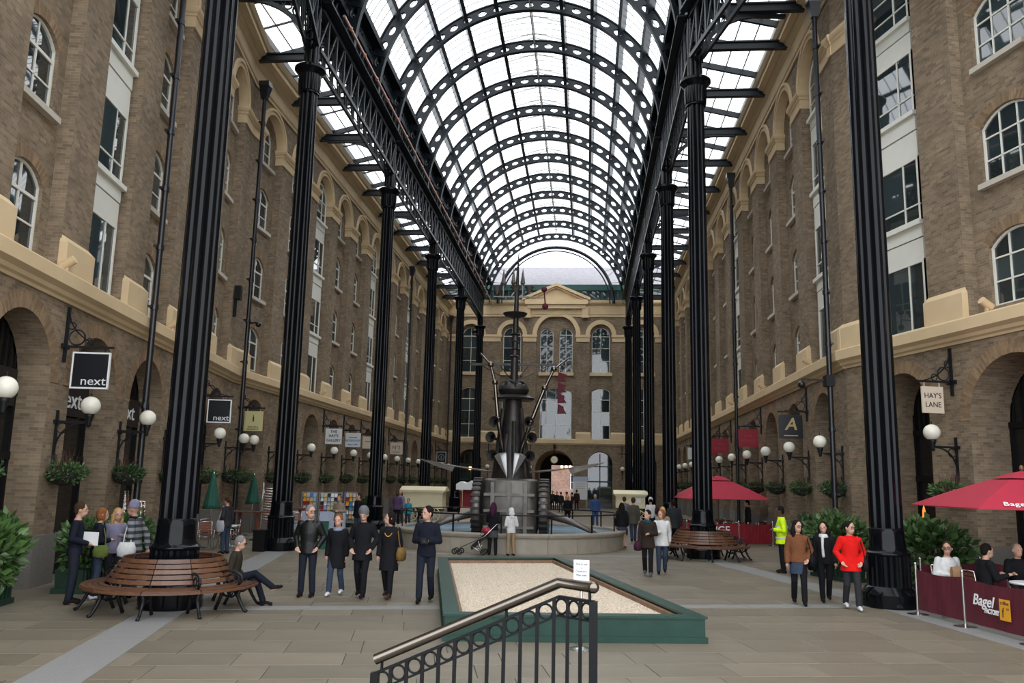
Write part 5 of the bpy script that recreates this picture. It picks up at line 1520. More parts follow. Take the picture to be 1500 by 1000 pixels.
# ================================================================== BOOKSHOP STANDS
def rack(loc, wd, hh, label, seed):
    t = thing('postcard_rack', label, 'rack', (*loc, 0))
    m = MB(); m.box(-wd / 2, wd / 2, .1, .14, .3, hh); m.box(-wd / 2, -wd / 2 + .03, -.1, .14, 0, hh); m.box(wd / 2 - .03, wd / 2, -.1, .14, 0, hh)
    for k in range(6): z = .5 + (hh - .55) * k / 6; m.box(-wd / 2, wd / 2, -.08, .12, z, z + .02)
    m.build('frame', 'lead', t)
    r_ = random.Random(seed); cols = ['board_blue', 'red_sign', 'white', 'blue_ink', 'sign_cream', 'ink', 'sign_yellow', 'orange']
    nx_ = int(wd / .17)
    for i in range(nx_):
        for k in range(6):
            z = .52 + (hh - .55) * k / 6; x = -wd / 2 + .05 + (wd - .1) * (i + .5) / nx_
            key = 'card_' + r_.choice(cols)
            me = bpy.data.meshes.get(key) or MB().box(-.065, .065, -.006, .006, 0, .17).mesh(key, key[5:])
            o = link('postcard', me, t, (x, -.05, z)); o.rotation_euler = (-.2, 0, 0)
    return t
rack((-12.95, 38.9), .75, 1.72, 'postcard rack filled with bright cards nearest the trough', 1)
rack((-12.0, 39.1), 1.1, 1.72, 'wide postcard rack behind the woman in the beige jacket', 2)
rack((-11.05, 39.2), .6, 1.75, 'narrow postcard rack beside the man in the dark jacket', 3)
for i, (a_, b_) in enumerate((((-13.3, 36.9), (-12.15, 37.3)), ((-11.85, 37.0), (-10.75, 37.4)))):
    banner(a_, b_, 'board_blue', ['pale blue canvas screen before the postcard racks', 'pale blue canvas screen behind the woman in the beige jacket'][i], .08, .9, sag=0)
t = thing('pavement_board', 'green advertising board standing beside the iron column', 'sign', (-8.65, 27.2, 0), .1)
m = MB(); m.box(-.28, .28, -.02, .02, .08, .98); bo = m.build('board', 'green_canvas', t)
for k, z in enumerate((.62, .35)):
    m = MB(); m.box(-.18, .18, -.025, -.021, z, z + .05); m.build('lettering_bar', 'sign_gold', bo)
m = MB()
for x in (-.3, .3): m.box(x - .02, x + .02, -.03, .03, 0, 1.0); m.box(x - .03, x + .03, -.2, .2, 0, .04)
m.build('stand', 'lead', t)
m = MB(); m.box(-.2, .2, -.2, .2, 0, .62); m.box(-.22, .22, -.22, .22, .62, .68); m.box(-.14, .14, -.225, -.2, .42, .56)
tag(m.build('litter_bin', 'black', None, loc=(-10.45, 26.75, 0)), 'square black litter bin leaning close to the iron column', 'bin')

# ================================================================== THINGS BY THE END WALL
t = thing('notice_board', 'tall white information board with blue heading near the passage', 'notice', (-.5, 78.5, 0))
m = MB(); m.box(-.68, .68, 0, .06, .9, 3.0); b = m.build('panel', 'sign_white', t); m = MB(); m.box(-.68, .68, -.01, 0, 3.0 - .45, 3.0); m.build('heading', 'board_blue', b)
for z in (2.3, 2.1, 1.9): m = MB(); m.box(-.45, .45, -.008, 0, z, z + .04); m.build('text_line', 'lead', b)
m = MB()
for x in (-.6, .6): m.box(x - .04, x + .04, 0, .06, 0, .95)
m.build('legs', 'lead', t)
t = thing('hanging_clock', 'round cream clock hung in front of the passage arch', 'clock', (-3.05, 82.0, 0))
m = MB(); m.lathe([(.32, -.06), (.36, -.04), (.36, .04), (.32, .06)], 24); m.xf(Matrix.Translation((0, 0, 4.6)) @ Matrix.Rotation(PI / 2, 4, 'X')); m.build('clock_case', 'sign_gold', t, 40)
m = MB(); m.lathe([(.30, 0), (.30, .01)], 24); m.xf(Matrix.Translation((0, -.062, 4.6)) @ Matrix.Rotation(PI / 2, 4, 'X')); m.build('clock_face', 'clock_face', t)
m = MB(); m.beam((0, -.08, 4.6), (.14, -.08, 4.68), .02, .02); m.beam((0, -.08, 4.6), (-.2, -.08, 4.72), .02, .02); m.build('clock_hand', 'ink', t)
m = MB(); m.tube([(0, 0, 4.9), (0, 0, 5.9)], .03, 6); m.box(-.12, .12, -.12, .5, 5.85, 6.1); m.build('clock_hanger', 'black', t)
for x in (-2.4, -1.95, -1.55):
    t = thing('pendant_lamp', 'glowing pendant lamp hanging inside the passage', 'lamp', (x, 85.5, 0), 0, 'pendant lamps in the passage')
    m = MB(); m.ball((0, 0, 4.0), .14); m.build('bulb', 'warm_lamp', t, True)
    m = MB(); m.tube([(0, 0, 4.1), (0, 0, 5.3)], .015, 5); m.build('cord', 'black', t)
t = thing('wall_lantern', 'small glowing lamp in the dark arch beside the far columns', 'lamp', (-11.5, 83.3, 0))
m = MB(); m.box(-.1, .1, -.1, .1, 3.5, 3.8); m.build('glow', 'warm_lamp', t); m = MB(); m.box(-.03, .03, -.03, .5, 3.8, 3.9); m.build('arm', 'black', t)
# glow of a stove seen through the lane arch
m = MB(); m.lathe([(.02, 1.2), (.05, 1.3), (.045, 1.5), (.01, 1.66)], 10); o = m.build('patio_flame', 'fire_glow'); o.matrix_world = RN.M @ Matrix.Translation((2.2, .8, .30)); tag(o, 'orange flame glowing inside the lane arch', 'flame')
m = MB(); m.lathe([(.2, 0), (.2, .1), (.05, .15), (.05, 1.5), (.12, 1.56)], 14); o = m.build('patio_heater', 'black'); o.matrix_world = RN.M @ Matrix.Translation((2.2, .8, 0)); tag(o, 'slim black heater stand inside the lane arch', 'heater')
# ---- pushchair by the fountain
t = thing('pushchair', 'black folding pushchair with a red hood tilted against the fountain wall', 'pushchair', (-3.62, 27.75, 0), 0)
m = MB(); m.grid([[(-.1, -.2, .28), (-.1, .2, .28), (.38, .2, .72), (.38, -.2, .72)], [(-.06, -.2, .16), (-.06, .2, .16), (.46, .2, .62), (.46, -.2, .62)]], closed_u=True, cap0=True, cap1=True); m.build('seat', 'black', t)
m = MB(); m.ball((.42, 0, .78), .2, .2, .12); m.build('hood', 'red_sign', t, True)
m = MB()
for y in (-.2, .2):
    m.tube([(.75, y, 1.0), (.35, y, .6), (-.45, y, .22)], .014, 6); m.tube([(.3, y, .08), (.15, y, .45)], .014, 6); m.tube([(-.1, y, .3), (.3, y, .08)], .014, 6)
m.tube([(.75, -.2, 1.0), (.75, .2, 1.0)], .016, 6); m.build('frame', 'steel', t, True)
for (x, z) in ((-.45, .1), (.32, .1), (-.62, .11)):
    for y in (-.23, .23):
        m = MB(); m.ringz((x, y, z), .075, .025, 14, 6, 'xz'); m.build('wheel', 'rubber', t, True)

# ================================================================== PEOPLE
pm('skin', (0.50, 0.285, 0.205), 0.55, spec=0.3); pm('skin_dark', (0.085, 0.045, 0.030), 0.5, spec=0.3)
pm('eye', (0.02, 0.015, 0.012), 0.3); pm('lip', (0.34, 0.10, 0.09), 0.5)
CLOTH = dict(black=(.010, .010, .012), leather=(.007, .007, .007), navy=(.010, .012, .020), denim=(.034, .048, .078), denim_dark=(.015, .018, .027), charcoal=(.028, .028, .032),
             grey=(.13, .13, .145), lightgrey=(.36, .36, .38), olive=(.030, .026, .018), brown=(.16, .062, .028), darkbrown=(.028, .020, .016), red=(.62, .012, .010), white=(.60, .59, .58),
             yellow=(.62, .86, .02), beige=(.24, .19, .14), khaki=(.30, .21, .12), teal=(.02, .26, .34), purple=(.10, .06, .12), suitblue=(.035, .075, .19), greygreen=(.07, .065, .05), lilac=(.22, .21, .30),
             stripe=(.17, .19, .20), scarfgrey=(.20, .21, .27), magenta=(.045, .012, .032), shoe_white=(.6, .6, .62), shoe_black=(.010, .009, .009), bootbrown=(.05, .028, .02), reflect=(.62, .64, .60),
             green_bag=(.10, .13, .03), mustard=(.17, .10, .03), maroon=(.05, .015, .03), scarfteal=(.012, .05, .07), boot_grey=(.10, .09, .11),
             hair_brown=(.045, .024, .013), hair_dark=(.012, .008, .007), hair_auburn=(.20, .075, .028), hair_blond=(.46, .29, .12), hair_grey=(.17, .165, .16), paperbag=(.33, .19, .10), skirtgrey=(.06, .06, .068))
for k_, c_ in CLOTH.items():
    pm('c_' + k_, c_, .40 if k_ == 'leather' else .85, var=.12, scale=14, spec=.3 if k_ == 'leather' else .12, bump=.25 if not k_.startswith('hair') else .5, bscale=22)
MATS['c_stripe'].node_tree.nodes  # striped jumper: bands along the height
_t = MATS['c_stripe'].node_tree; _b = _t.nodes['Principled BSDF']
_co = _t.nodes.new('ShaderNodeTexCoord'); _wv = _t.nodes.new('ShaderNodeTexWave'); _wv.bands_direction = 'Z'; _wv.inputs['Scale'].default_value = 2.6
_rp = _t.nodes.new('ShaderNodeValToRGB'); _rp.color_ramp.interpolation = 'CONSTANT'
_rp.color_ramp.elements[0].color = (.055, .06, .07, 1); _rp.color_ramp.elements[1].position = .5; _rp.color_ramp.elements[1].color = (.24, .25, .26, 1)
_t.links.new(_co.outputs['Object'], _wv.inputs['Vector']); _t.links.new(_wv.outputs['Fac'], _rp.inputs['Fac']); _t.links.new(_rp.outputs['Color'], _b.inputs['Base Color'])
BAKE = []
def V(*a): return Vector(a)
def limb(mb, pts, rs, n=10):
    pts = [Vector(p) for p in pts]
    P, R = [], []
    for i in range(len(pts) - 1):
        for k in range(4):
            u = k / 4; P.append(pts[i].lerp(pts[i + 1], u)); R.append(rs[i] + (rs[i + 1] - rs[i]) * u)
    P.append(pts[-1]); R.append(rs[-1])
    mb.tube(P, R, n)
    for p, r_ in zip(pts, rs): mb.ball(p, r_, n=10, m=6)
def loft(mb, rings, n=20):
    mb.grid([[(cx + rx * math.cos(2 * PI * k / n), cy + ry * math.sin(2 * PI * k / n), z) for k in range(n)] for (z, rx, ry, cx, cy) in rings], closed_u=True, cap0=True, cap1=True)
ARMS = dict(down=((.06, -.03, -.28), (.07, .03, -.53)), pocket=((.11, -.06, -.26), (.03, .10, -.44)), hold=((.07, -.03, -.28), (-.10, .20, -.27)),
            swingf=((.05, .08, -.27), (.04, .24, -.48)), swingb=((.06, -.13, -.26), (.06, -.16, -.51)), fwd=((.05, .10, -.26), (-.03, .34, -.20)),
            lap=((.07, -.02, -.28), (-.08, .20, -.42)), carry=((.08, -.04, -.27), (-.02, .21, -.35)), out=((.06, .12, -.24), (.02, .38, -.28)))
def person(pos, face, h, label, top='black', topkind='jacket', hem=None, legs='denim', skirt=None, pose='stand', arms=('down', 'down'), hair='hair_brown', hairkind='short', skin='skin', shoes='shoe_black',
           turn=0, lean=0.0, vox=.016, z=0.0, build=1.0, extra=(), bare_legs=False, hood=None, beanie=None, scarf=None, tilt=0.0, group=None):
    s = h / 1.75
    root = thing('person', label, 'person', (pos[0], pos[1], z), math.radians(face), group)
    sit = pose in ('sit', 'cross')
    zp = (.53 if pose == 'sit' else .50) if sit else .93
    b = build
    def T(x, y, dz): return V(x, y + lean * dz, zp + dz)
    neck, head = T(0, .0, .56), T(0, .03, .70)
    sh = [T(sg * .163 * b, -.01, .48) for sg in (-1, 1)]
    hip = [V(sg * .09, 0, zp - .01) for sg in (-1, 1)]
    if pose == 'stand': kn = [V(-.10, .015, .50), V(.10, .015, .50)]; an = [V(-.115, -.02, .085), V(.115, -.02, .085)]
    elif pose == 'walk': kn = [V(-.09, .13, .51), V(.09, -.01, .50)]; an = [V(-.09, .17, .10), V(.09, -.20, .12)]
    elif pose == 'walk2': kn = [V(-.09, -.01, .50), V(.09, .13, .51)]; an = [V(-.09, -.20, .12), V(.09, .17, .10)]
    elif pose == 'sit': kn = [V(-.12, .44, .50), V(.12, .44, .50)]; an = [V(-.12, .46, .085), V(.12, .46, .085)]
    else: kn = [V(-.04, .46, .50), V(.02, .44, .63)]; an = [V(-.03, .62, .09), V(-.03, .80, .36)]
    toe = [(a_ + V(0, .13, -.05)) if a_.z < .15 else a_ + V(0, .13, .02) for a_ in an]
    el, wr = [], []
    for i, sg in enumerate((-1, 1)):
        e, w_ = ARMS[arms[i]]
        el.append(sh[i] + V(sg * e[0], e[1] + lean * e[2], e[2])); wr.append(sh[i] + V(sg * w_[0], w_[1] + lean * w_[2], w_[2]))
    TR = Matrix.Translation(head + V(0, 0, .012)) @ Matrix.Rotation(math.radians(turn), 4, 'Z') @ Matrix.Rotation(-tilt, 4, 'X') @ Matrix.Scale(1.12, 4)
    # ---- body: one continuous figure
    B = MB()
    torso = [(-.06, .14, .10), (.02, .155, .112), (.14, .135 * b, .10 * b), (.30, .15 * b, .108 * b), (.42, .165 * b, .10), (.49, .13 * b, .085), (.535, .075, .065), (.57, .055, .055)]
    loft(B, [(zp + d, rx, ry, 0, lean * d) for d, rx, ry in torso])
    limb(B, [neck - V(0, 0, .05), neck + V(0, .015, .07)], [.058, .052])
    hd = MB(); hd.ball((0, 0, .015), .076, .094, .108, 16, 12); hd.ball((0, .025, -.055), .056, .068, .062); hd.ball((0, .096, -.012), .013, .018, .022); hd.ball((0, .09, -.055), .026, .014, .016)
    for sg in (-1, 1): hd.ball((sg * .078, -.005, -.005), .012, .02, .03)
    hd.ball((0, .082, .028), .055, .014, .012)
    B.add(hd, TR)
    for i, sg in enumerate((-1, 1)):
        limb(B, [sh[i], el[i], wr[i]], [.052 * b, .040, .028])
        limb(B, [hip[i], kn[i], an[i]], [.088, .056, .040]); limb(B, [an[i] + V(0, -.02, -.04), toe[i]], [.042, .034])
        # hand: palm, four fingers, thumb from the side of the palm
        d = (wr[i] - el[i]).normalized(); side = d.cross(V(0, 0, 1)) if abs(d.z) < .9 else V(0, 1, 0)
        side = (side - d * side.dot(d)).normalized(); nrm = d.cross(side)
        cu = V(-sg, 0, 0) if abs(d.z) > .6 else V(0, 0, -1)
        pc = wr[i] + d * .05
        limb(B, [wr[i], pc + d * .02], [.026, .034])
        for q, ln in ((-.027, .062), (-.009, .072), (.009, .068), (.026, .054)):
            a0 = pc + d * .035 + side * q; a1 = a0 + d * ln * .55 + cu * .008; a2 = a1 + d * ln * .35 + cu * ln * .35
            limb(B, [a0, a1, a2], [.0105, .0095, .0085], 6)
        t0 = pc - d * .01 + side * .03; limb(B, [t0, t0 + side * .022 + d * .03, t0 + side * .022 + d * .058 + cu * .01], [.012, .011, .009], 6)
    def add(nm, mb, mat, v=vox, smooth=2):
        o = mb.build(nm, mat, root, True); o.scale = (s, s, s); BAKE.append((o, v, smooth)); return o
    add('body', B, skin, max(.0095, vox * .72))
    # ---- face
    for sg in (-1, 1):
        e = MB(); e.ball((sg * .031, .083, .010), .011, .008, .008, 8, 6); e.xf(TR); e.build('eye', 'eye', root).scale = (s, s, s)
    e = MB(); e.ball((0, .094, -.056), .022, .008, .006, 8, 6); e.xf(TR); e.build('mouth', 'lip', root).scale = (s, s, s)
    # ---- clothes
    if topkind != 'none':
        C = MB(); hz = {'jacket': -.10, 'hoodie': -.09, 'coat': -.34, 'longcoat': -.45, 'shirt': -.05, 'top': -.08}[topkind] if hem is None else hem
        th = .016 if topkind in ('shirt', 'top') else .026
        rg = []
        if not sit and hz < -.12: rg += [(zp + hz, .185 + th, .145 + th, 0, lean * hz), (zp + hz * .5, .175 + th, .135 + th, 0, 0)]
        elif not sit: rg += [(zp + hz, .158 + th, .118 + th, 0, lean * hz)]
        else: rg += [(zp - .03, .165 + th, .13 + th, 0, 0)]
        for d, rx, ry in torso[1:-1]: rg.append((zp + d, rx + th * (1 if d < .5 else .6), ry + th * (1 if d < .5 else .6), 0, lean * d))
        loft(C, rg)
        for i in (0, 1):
            w2 = el[i].lerp(wr[i], .96)
            limb(C, [sh[i] + V(0, 0, -.005), el[i], w2], [.060 * b + th * .6, .048 + th * .7, .036 + th * .6])
        if topkind in ('jacket', 'coat', 'longcoat', 'hoodie'): C.ringz((0, lean * .54, zp + .535), .075, .026, 18, 8, 'xy')
        if topkind == 'hoodie': C.ball((0, -.09 + lean * .52, zp + .50), .11, .06, .07)
        add({'jacket': 'jacket', 'hoodie': 'hoodie', 'coat': 'coat', 'longcoat': 'coat', 'shirt': 'shirt', 'top': 'top'}[topkind], C, 'c_' + top)
    if legs:
        L_ = MB(); loft(L_, [(zp - .09, .16, .118, 0, 0), (zp, .168, .128, 0, 0), (zp + .1, .155, .115, 0, lean * .1)])
        for i in (0, 1): limb(L_, [hip[i], kn[i], an[i] + (an[i] - kn[i]).normalized() * -.015], [.098, .070, .062])
        add('trousers', L_, 'c_' + legs)
    if skirt:
        K = MB(); loft(K, [(zp + skirt[1], .19, .15, 0, .01), (zp - .1, .178, .14, 0, 0), (zp + .06, .16, .12, 0, 0), (zp + .1, .15, .11, 0, 0)]); add('skirt', K, 'c_' + skirt[0])
    for i in (0, 1):
        S_ = MB(); up = 0.0
        d2 = (toe[i] - an[i])
        limb(S_, [an[i] + V(0, -.035, -.045) if an[i].z < .15 else an[i] + V(0, -.02, -.03), an[i] + d2 * .55 + V(0, 0, -.005), toe[i] + V(0, .03, .0)], [.045, .044, .036])
        if shoes.startswith('boot'): limb(S_, [an[i], an[i].lerp(kn[i], .42)], [.056, .062])
        o = add('shoe', S_, 'c_' + shoes)
        # flatten the sole on the ground
    # ---- hair and headgear
    if hairkind:
        Hh = MB(); Hh.ball((0, -.014, .034), .085, .095, .102, 16, 12)
        if hairkind == 'short': Hh.ball((0, -.045, -.01), .07, .06, .07)
        if hairkind == 'bob': Hh.ball((0, -.04, -.02), .088, .07, .10); [Hh.ball((sg * .07, .005, -.03), .022, .04, .07) for sg in (-1, 1)]
        if hairkind in ('long', 'curly'):
            Hh.ball((0, -.05, -.04), .085, .062, .13); limb(Hh, [(0, -.06, -.05), (0, -.085, -.2), (0, -.09, -.30)], [.085, .085, .05]); [limb(Hh, [(sg * .07, .0, .02), (sg * .085, -.01, -.1), (sg * .08, -.01, -.2)], [.03, .035, .025]) for sg in (-1, 1)]
        if hairkind == 'curly': [Hh.ball((.09 * math.cos(k * 1.7), -.04 + .05 * math.sin(k * 2.3), -.16 + .035 * k), .04) for k in range(7)]
        if hairkind == 'pony': limb(Hh, [(0, -.09, .02), (0, -.15, -.03), (0, -.15, -.15)], [.04, .045, .02])
        if hairkind == 'thin': Hh = MB(); Hh.ball((0, -.030, .032), .084, .086, .099, 16, 12)
        Hh.xf(TR); add('hair', Hh, 'c_' + hair, .011, 1)
    if beanie:
        Q = MB(); Q.lathe([(.094, .0), (.098, .02), (.098, .055), (.088, .10), (.06, .14), (.02, .155)], 20, (0, -.008, .012)); Q.xf(TR); add('beanie', Q, 'c_' + beanie, .012, 1)
    if hood:
        Q = MB(); Q.ball((0, -.022, .015), .104, .108, .13, 16, 12); Q.ball((0, -.05, -.08), .11, .08, .08); Q.xf(TR); add('hood', Q, 'c_' + hood, .012, 1)
    if scarf:
        Q = MB(); Q.ringz((0, lean * .53, zp + .545), .078, .034, 18, 8, 'xy'); Q.ringz((0, lean * .53 + .01, zp + .51), .088, .030, 18, 8, 'xy')
        if len(scarf) > 1: limb(Q, [(.04, .10, zp + .5), (.05, .15, zp + .3), (.04, .15, zp + .08)], [.035, .03, .034])
        add('scarf', Q, 'c_' + scarf[0], .014, 1)
    for ex in extra: ex(root, s, dict(zp=zp, sh=sh, el=el, wr=wr, head=head, lean=lean, an=an, TR=TR))
    return root
def wpt(root, s, p):
    M_ = Matrix.Translation(root.location) @ Matrix.Rotation(root.rotation_euler.z, 4, 'Z')
    return M_ @ (Vector(p) * s)
def shoulder_bag(col, label, side=1, dz=-.02, size=(.15, .07, .13), strap=True, back=0.0):
    def f(root, s, J):
        c = V(side * .27, .02 + back, J['zp'] + dz)
        t = thing('handbag', label, 'bag', wpt(root, s, c), root.rotation_euler.z)
        m = MB(); loft(m, [(-size[2], size[0] * .35, size[1] * .7, 0, 0), (-size[2] * .8, size[1] * .95, size[0] * .9, 0, 0), (0, size[1], size[0], 0, 0), (size[2] * .8, size[1] * .6, size[0] * .75, 0, 0)], 16)
        m.build('bag_body', 'c_' + col, t, True)
        if strap:
            q = J['sh'][1 if side > 0 else 0] - c
            m = MB()
            for y in (-.07, .07): m.tube([(0, y, size[2] * .7), (q.x * .5 + .02 * side, y, q.z * .55), (q.x + .01 * side, .03 + q.y, q.z + .075)], .011, 6)
            m.build('strap', 'c_' + col, t)
    return f
def held(kind, label):
    def f(root, s, J):
        c = (J['wr'][0] + J['wr'][1]) / 2 + V(0, .09, .0)
        rz = root.rotation_euler.z
        if kind == 'camera':
            t = thing('camera', label, 'camera', wpt(root, s, c), rz)
            m = MB(); m.box(-.068, .068, -.035, .03, -.05, .045); m.box(-.03, .03, -.03, .025, .045, .07); m.build('camera_body', 'black', t)
            m = MB(); m.lathe([(.034, 0), (.036, .06), (.030, .07)], 14); m.xf(Matrix.Translation((0, .03, -.005)) @ Matrix.Rotation(-PI / 2, 4, 'X')); m.build('lens', 'rubber', t, True)
        if kind == 'laptop':
            c = J['wr'][1] + V(-.05, .03, .08)
            t = thing('laptop', label, 'laptop', wpt(root, s, c), rz + .9)
            m = MB(); m.box(-.18, .18, -.012, .012, -.12, .12); m.build('case', 'white', t); m = MB(); m.box(-.16, .16, .015, .05, -.02, .16); m.build('folder', 'black', t)
        if kind == 'phone':
            t = thing('phone', label, 'phone', wpt(root, s, c + V(0, .02, .02)), rz); m = MB(); m.box(-.035, .035, -.06, .06, -.006, .006); m.build('phone_case', 'black', t)
        if kind == 'paperbag':
            t = thing('paper_bag', label, 'bag', wpt(root, s, c + V(0, .0, .03)), rz)
            m = MB(); m.grid([[(-.09, -.05, -.14), (.09, -.05, -.14), (.09, .05, -.14), (-.09, .05, -.14)], [(-.1, -.05, .05), (.1, -.05, .05), (.1, .05, .05), (-.1, .05, .05)], [(-.1, -.02, .14), (.1, -.02, .13), (.1, .02, .13), (-.1, .02, .14)]], closed_u=True, cap0=True); m.build('paper', 'c_paperbag', t)
    return f
def glasses(root, s, J):
    m = MB()
    for sg in (-1, 1): m.ringz((sg * .034, .104, .008), .024, .004, 12, 4, 'xz')
    m.tube([(-.01, .106, .01), (.01, .106, .01)], .004, 4)
    m.xf(J['TR']); o = m.build('glasses', 'black', root); o.scale = (s, s, s)
def necklace(root, s, J):
    m = MB()
    for k in range(13):
        a = -PI * .15 - PI * .7 * k / 12; m.ball((.085 * math.cos(a), .115 + .02 * math.sin(PI * k / 12), J['zp'] + .47 + .12 * math.sin(a)), .009, n=8, m=6)
    o = m.build('necklace', 'orange', root, True); o.scale = (s, s, s)
def bands(root, s, J):
    for d in (-.02, .27):
        m = MB(); rows = [[(.205 * math.cos(2 * PI * k / 24), .168 * math.sin(2 * PI * k / 24), J['zp'] + d + q) for k in range(24)] for q in (0, .05)]
        m.grid(rows, closed_u=True); o = m.build('reflective_band', 'c_reflect', root, True); o.scale = (s, s, s)
def hairwrap(root, s, J):
    pass
NV, MV, FV = .013, .017, .024
# --- group by the first bench
person((-9.42, 15.05), -62, 1.80, 'person in navy jumper and dark jeans holding a white laptop', 'navy', 'top', legs='denim_dark', arms=('down', 'carry'), vox=NV, extra=(held('laptop', 'white laptop and black folder under the arm of the navy jumper'),))
person((-9.40, 15.75), -50, 1.68, 'person in navy jacket, blue jeans and white trainers with a green bag', 'navy', 'jacket', legs='denim', hair='hair_auburn', hairkind='bob', shoes='shoe_white', arms=('down', 'hold'), vox=NV, extra=(shoulder_bag('green_bag', 'olive green shoulder bag on the navy jacket', 1, .02),))
person((-9.38, 16.3), -130, 1.66, 'person with blond curly hair in a lilac top beside the round bench', 'lilac', 'top', legs='charcoal', hair='hair_blond', hairkind='curly', arms=('down', 'down'), vox=NV)
person((-8.86, 16.1), 95, 1.80, 'person in striped grey jumper and grey knitted hat behind the round bench', 'stripe', 'hoodie', legs='grey', hairkind=None, beanie='lilac', skin='skin', scarf=('black', 1), arms=('hold', 'swingb'), shoes='shoe_black', vox=NV, lean=.06, extra=(shoulder_bag('white', 'white and black sports bag hanging by the striped jumper', -1, -.02, (.19, .1, .16)),))
# --- man sitting on the bench (seat height 0.45)
person((-6.55, 15.5), -82, 1.64, 'person in dark olive jacket sitting cross-legged on the round bench', 'olive', 'jacket', legs='navy', pose='cross', hair='hair_grey', hairkind='short', arms=('lap', 'lap'), lean=.10, vox=NV, extra=(glasses, held('phone', 'black phone in the hands of the seated olive jacket')), tilt=.25)
person((-11.15, 25.6), 75, 1.70, 'person in charcoal hooded top seen from behind with brown ponytail', 'charcoal', 'hoodie', legs='denim', hair='hair_brown', hairkind='pony', arms=('pocket', 'down'), vox=MV, extra=(shoulder_bag('lightgrey', 'pale cloth bag on the charcoal hooded top', -1, -.05, (.16, .06, .2)),))
# --- row of walkers
person((-5.61, 16.95), 184, 1.79, 'person in black leather jacket and dark jeans with hands in pockets', 'leather', 'jacket', legs='denim_dark', hair='hair_grey', arms=('pocket', 'pocket'), turn=-8 + 55, vox=NV, extra=(glasses,), build=1.06)
person((-5.11, 17.28), 178, 1.60, 'person in short black coat, grey scarf and blue jeans', 'black', 'coat', hem=-.33, legs='denim', hair='hair_auburn', hairkind='short', scarf=('scarfgrey',), shoes='shoe_white', pose='walk2', vox=NV, tilt=-.1)
person((-4.53, 17.11), 180, 1.76, 'person in long black jacket and grey knitted beanie looking down', 'black', 'coat', hem=-.20, legs='black', hairkind='thin', hair='hair_dark', beanie='grey', arms=('pocket', 'pocket'), tilt=.35, vox=NV, pose='walk', build=1.05)
person((-3.98, 17.14), 175, 1.68, 'person in black dress, black tights and orange bead necklace', 'black', 'coat', hem=-.36, legs='black', hair='hair_dark', hairkind='bob', shoes='bootbrown', turn=-60, pose='walk', vox=NV, extra=(necklace, shoulder_bag('mustard', 'mustard brown bag behind the black dress', -1, .0, (.17, .1, .15))))
person((-3.14, 16.76), 182, 1.83, 'person in navy hooded top and dark jeans holding a camera', 'navy', 'hoodie', legs='denim_dark', hair='hair_dark', arms=('hold', 'hold'), turn=-45, pose='walk2', vox=NV, shoes='shoe_black', extra=(held('camera', 'black camera held at the waist of the navy hooded top'),))
# --- by the bookshop
person((-9.75, 32.9), 178, 1.68, 'person in beige jacket standing by the pale blue screens', 'beige', 'coat', hem=-.2, legs='charcoal', hair='hair_auburn', hairkind='short', arms=('hold', 'hold'), vox=MV)
person((-9.0, 33.1), 150, 1.80, 'person in black jacket and jeans next to the beige jacket', 'black', 'jacket', legs='denim', hair='hair_brown', turn=-30, vox=MV)
person((-9.6, 42.6), 178, 1.80, 'person in dark suit jacket and white shirt by the fountain', 'purple', 'jacket', legs='black', hair='hair_dark', skin='skin_dark', vox=MV)
person((-8.95, 42.3), 175, 1.42, 'person of small height in turquoise jacket by the fountain', 'teal', 'jacket', legs='denim', hair='hair_dark', skin='skin', vox=MV)
person((-10.2, 46.0), 180, 1.78, 'person in lilac shirt standing behind the turquoise jacket', 'lilac', 'shirt', legs='charcoal', hair='hair_grey', hairkind='thin', vox=FV)
# --- at the fountain wall
person((-3.02, 28.02 - .25), -5, 1.66, 'person with purple streaked hair in black jacket and grey skirt at the fountain', 'black', 'jacket', legs='black', skirt=('skirtgrey', -.34), hair='magenta', hairkind='long', shoes='bootblack' if False else 'shoe_black', arms=('fwd', 'hold'), vox=MV, tilt=.2)
person((-2.42, 28.05 - .25), 25, 1.50, 'person in white hooded top and khaki trousers at the fountain', 'white', 'hoodie', legs='khaki', hairkind=None, hood='white', arms=('hold', 'hold'), vox=MV, tilt=.2)
# --- pair walking
person((1.66, 22.9), 172, 1.68, 'person in dark brown coat and black tights with a maroon bag', 'darkbrown', 'coat', hem=-.18, legs='black', hair='hair_dark', hairkind='short', shoes='boot_grey', turn=-35, pose='walk', scarf=('scarfteal',), arms=('hold', 'down'), vox=NV, extra=(shoulder_bag('maroon', 'large maroon bag beside the dark brown coat', 1, -.12, (.18, .11, .14)),))
person((2.08, 23.5), 176, 1.68, 'person in white jacket and blue jeans with short auburn hair', 'white', 'jacket', hem=-.16, legs='denim', hair='hair_auburn', hairkind='bob', turn=-40, pose='walk2', arms=('swingb', 'hold'), vox=NV)
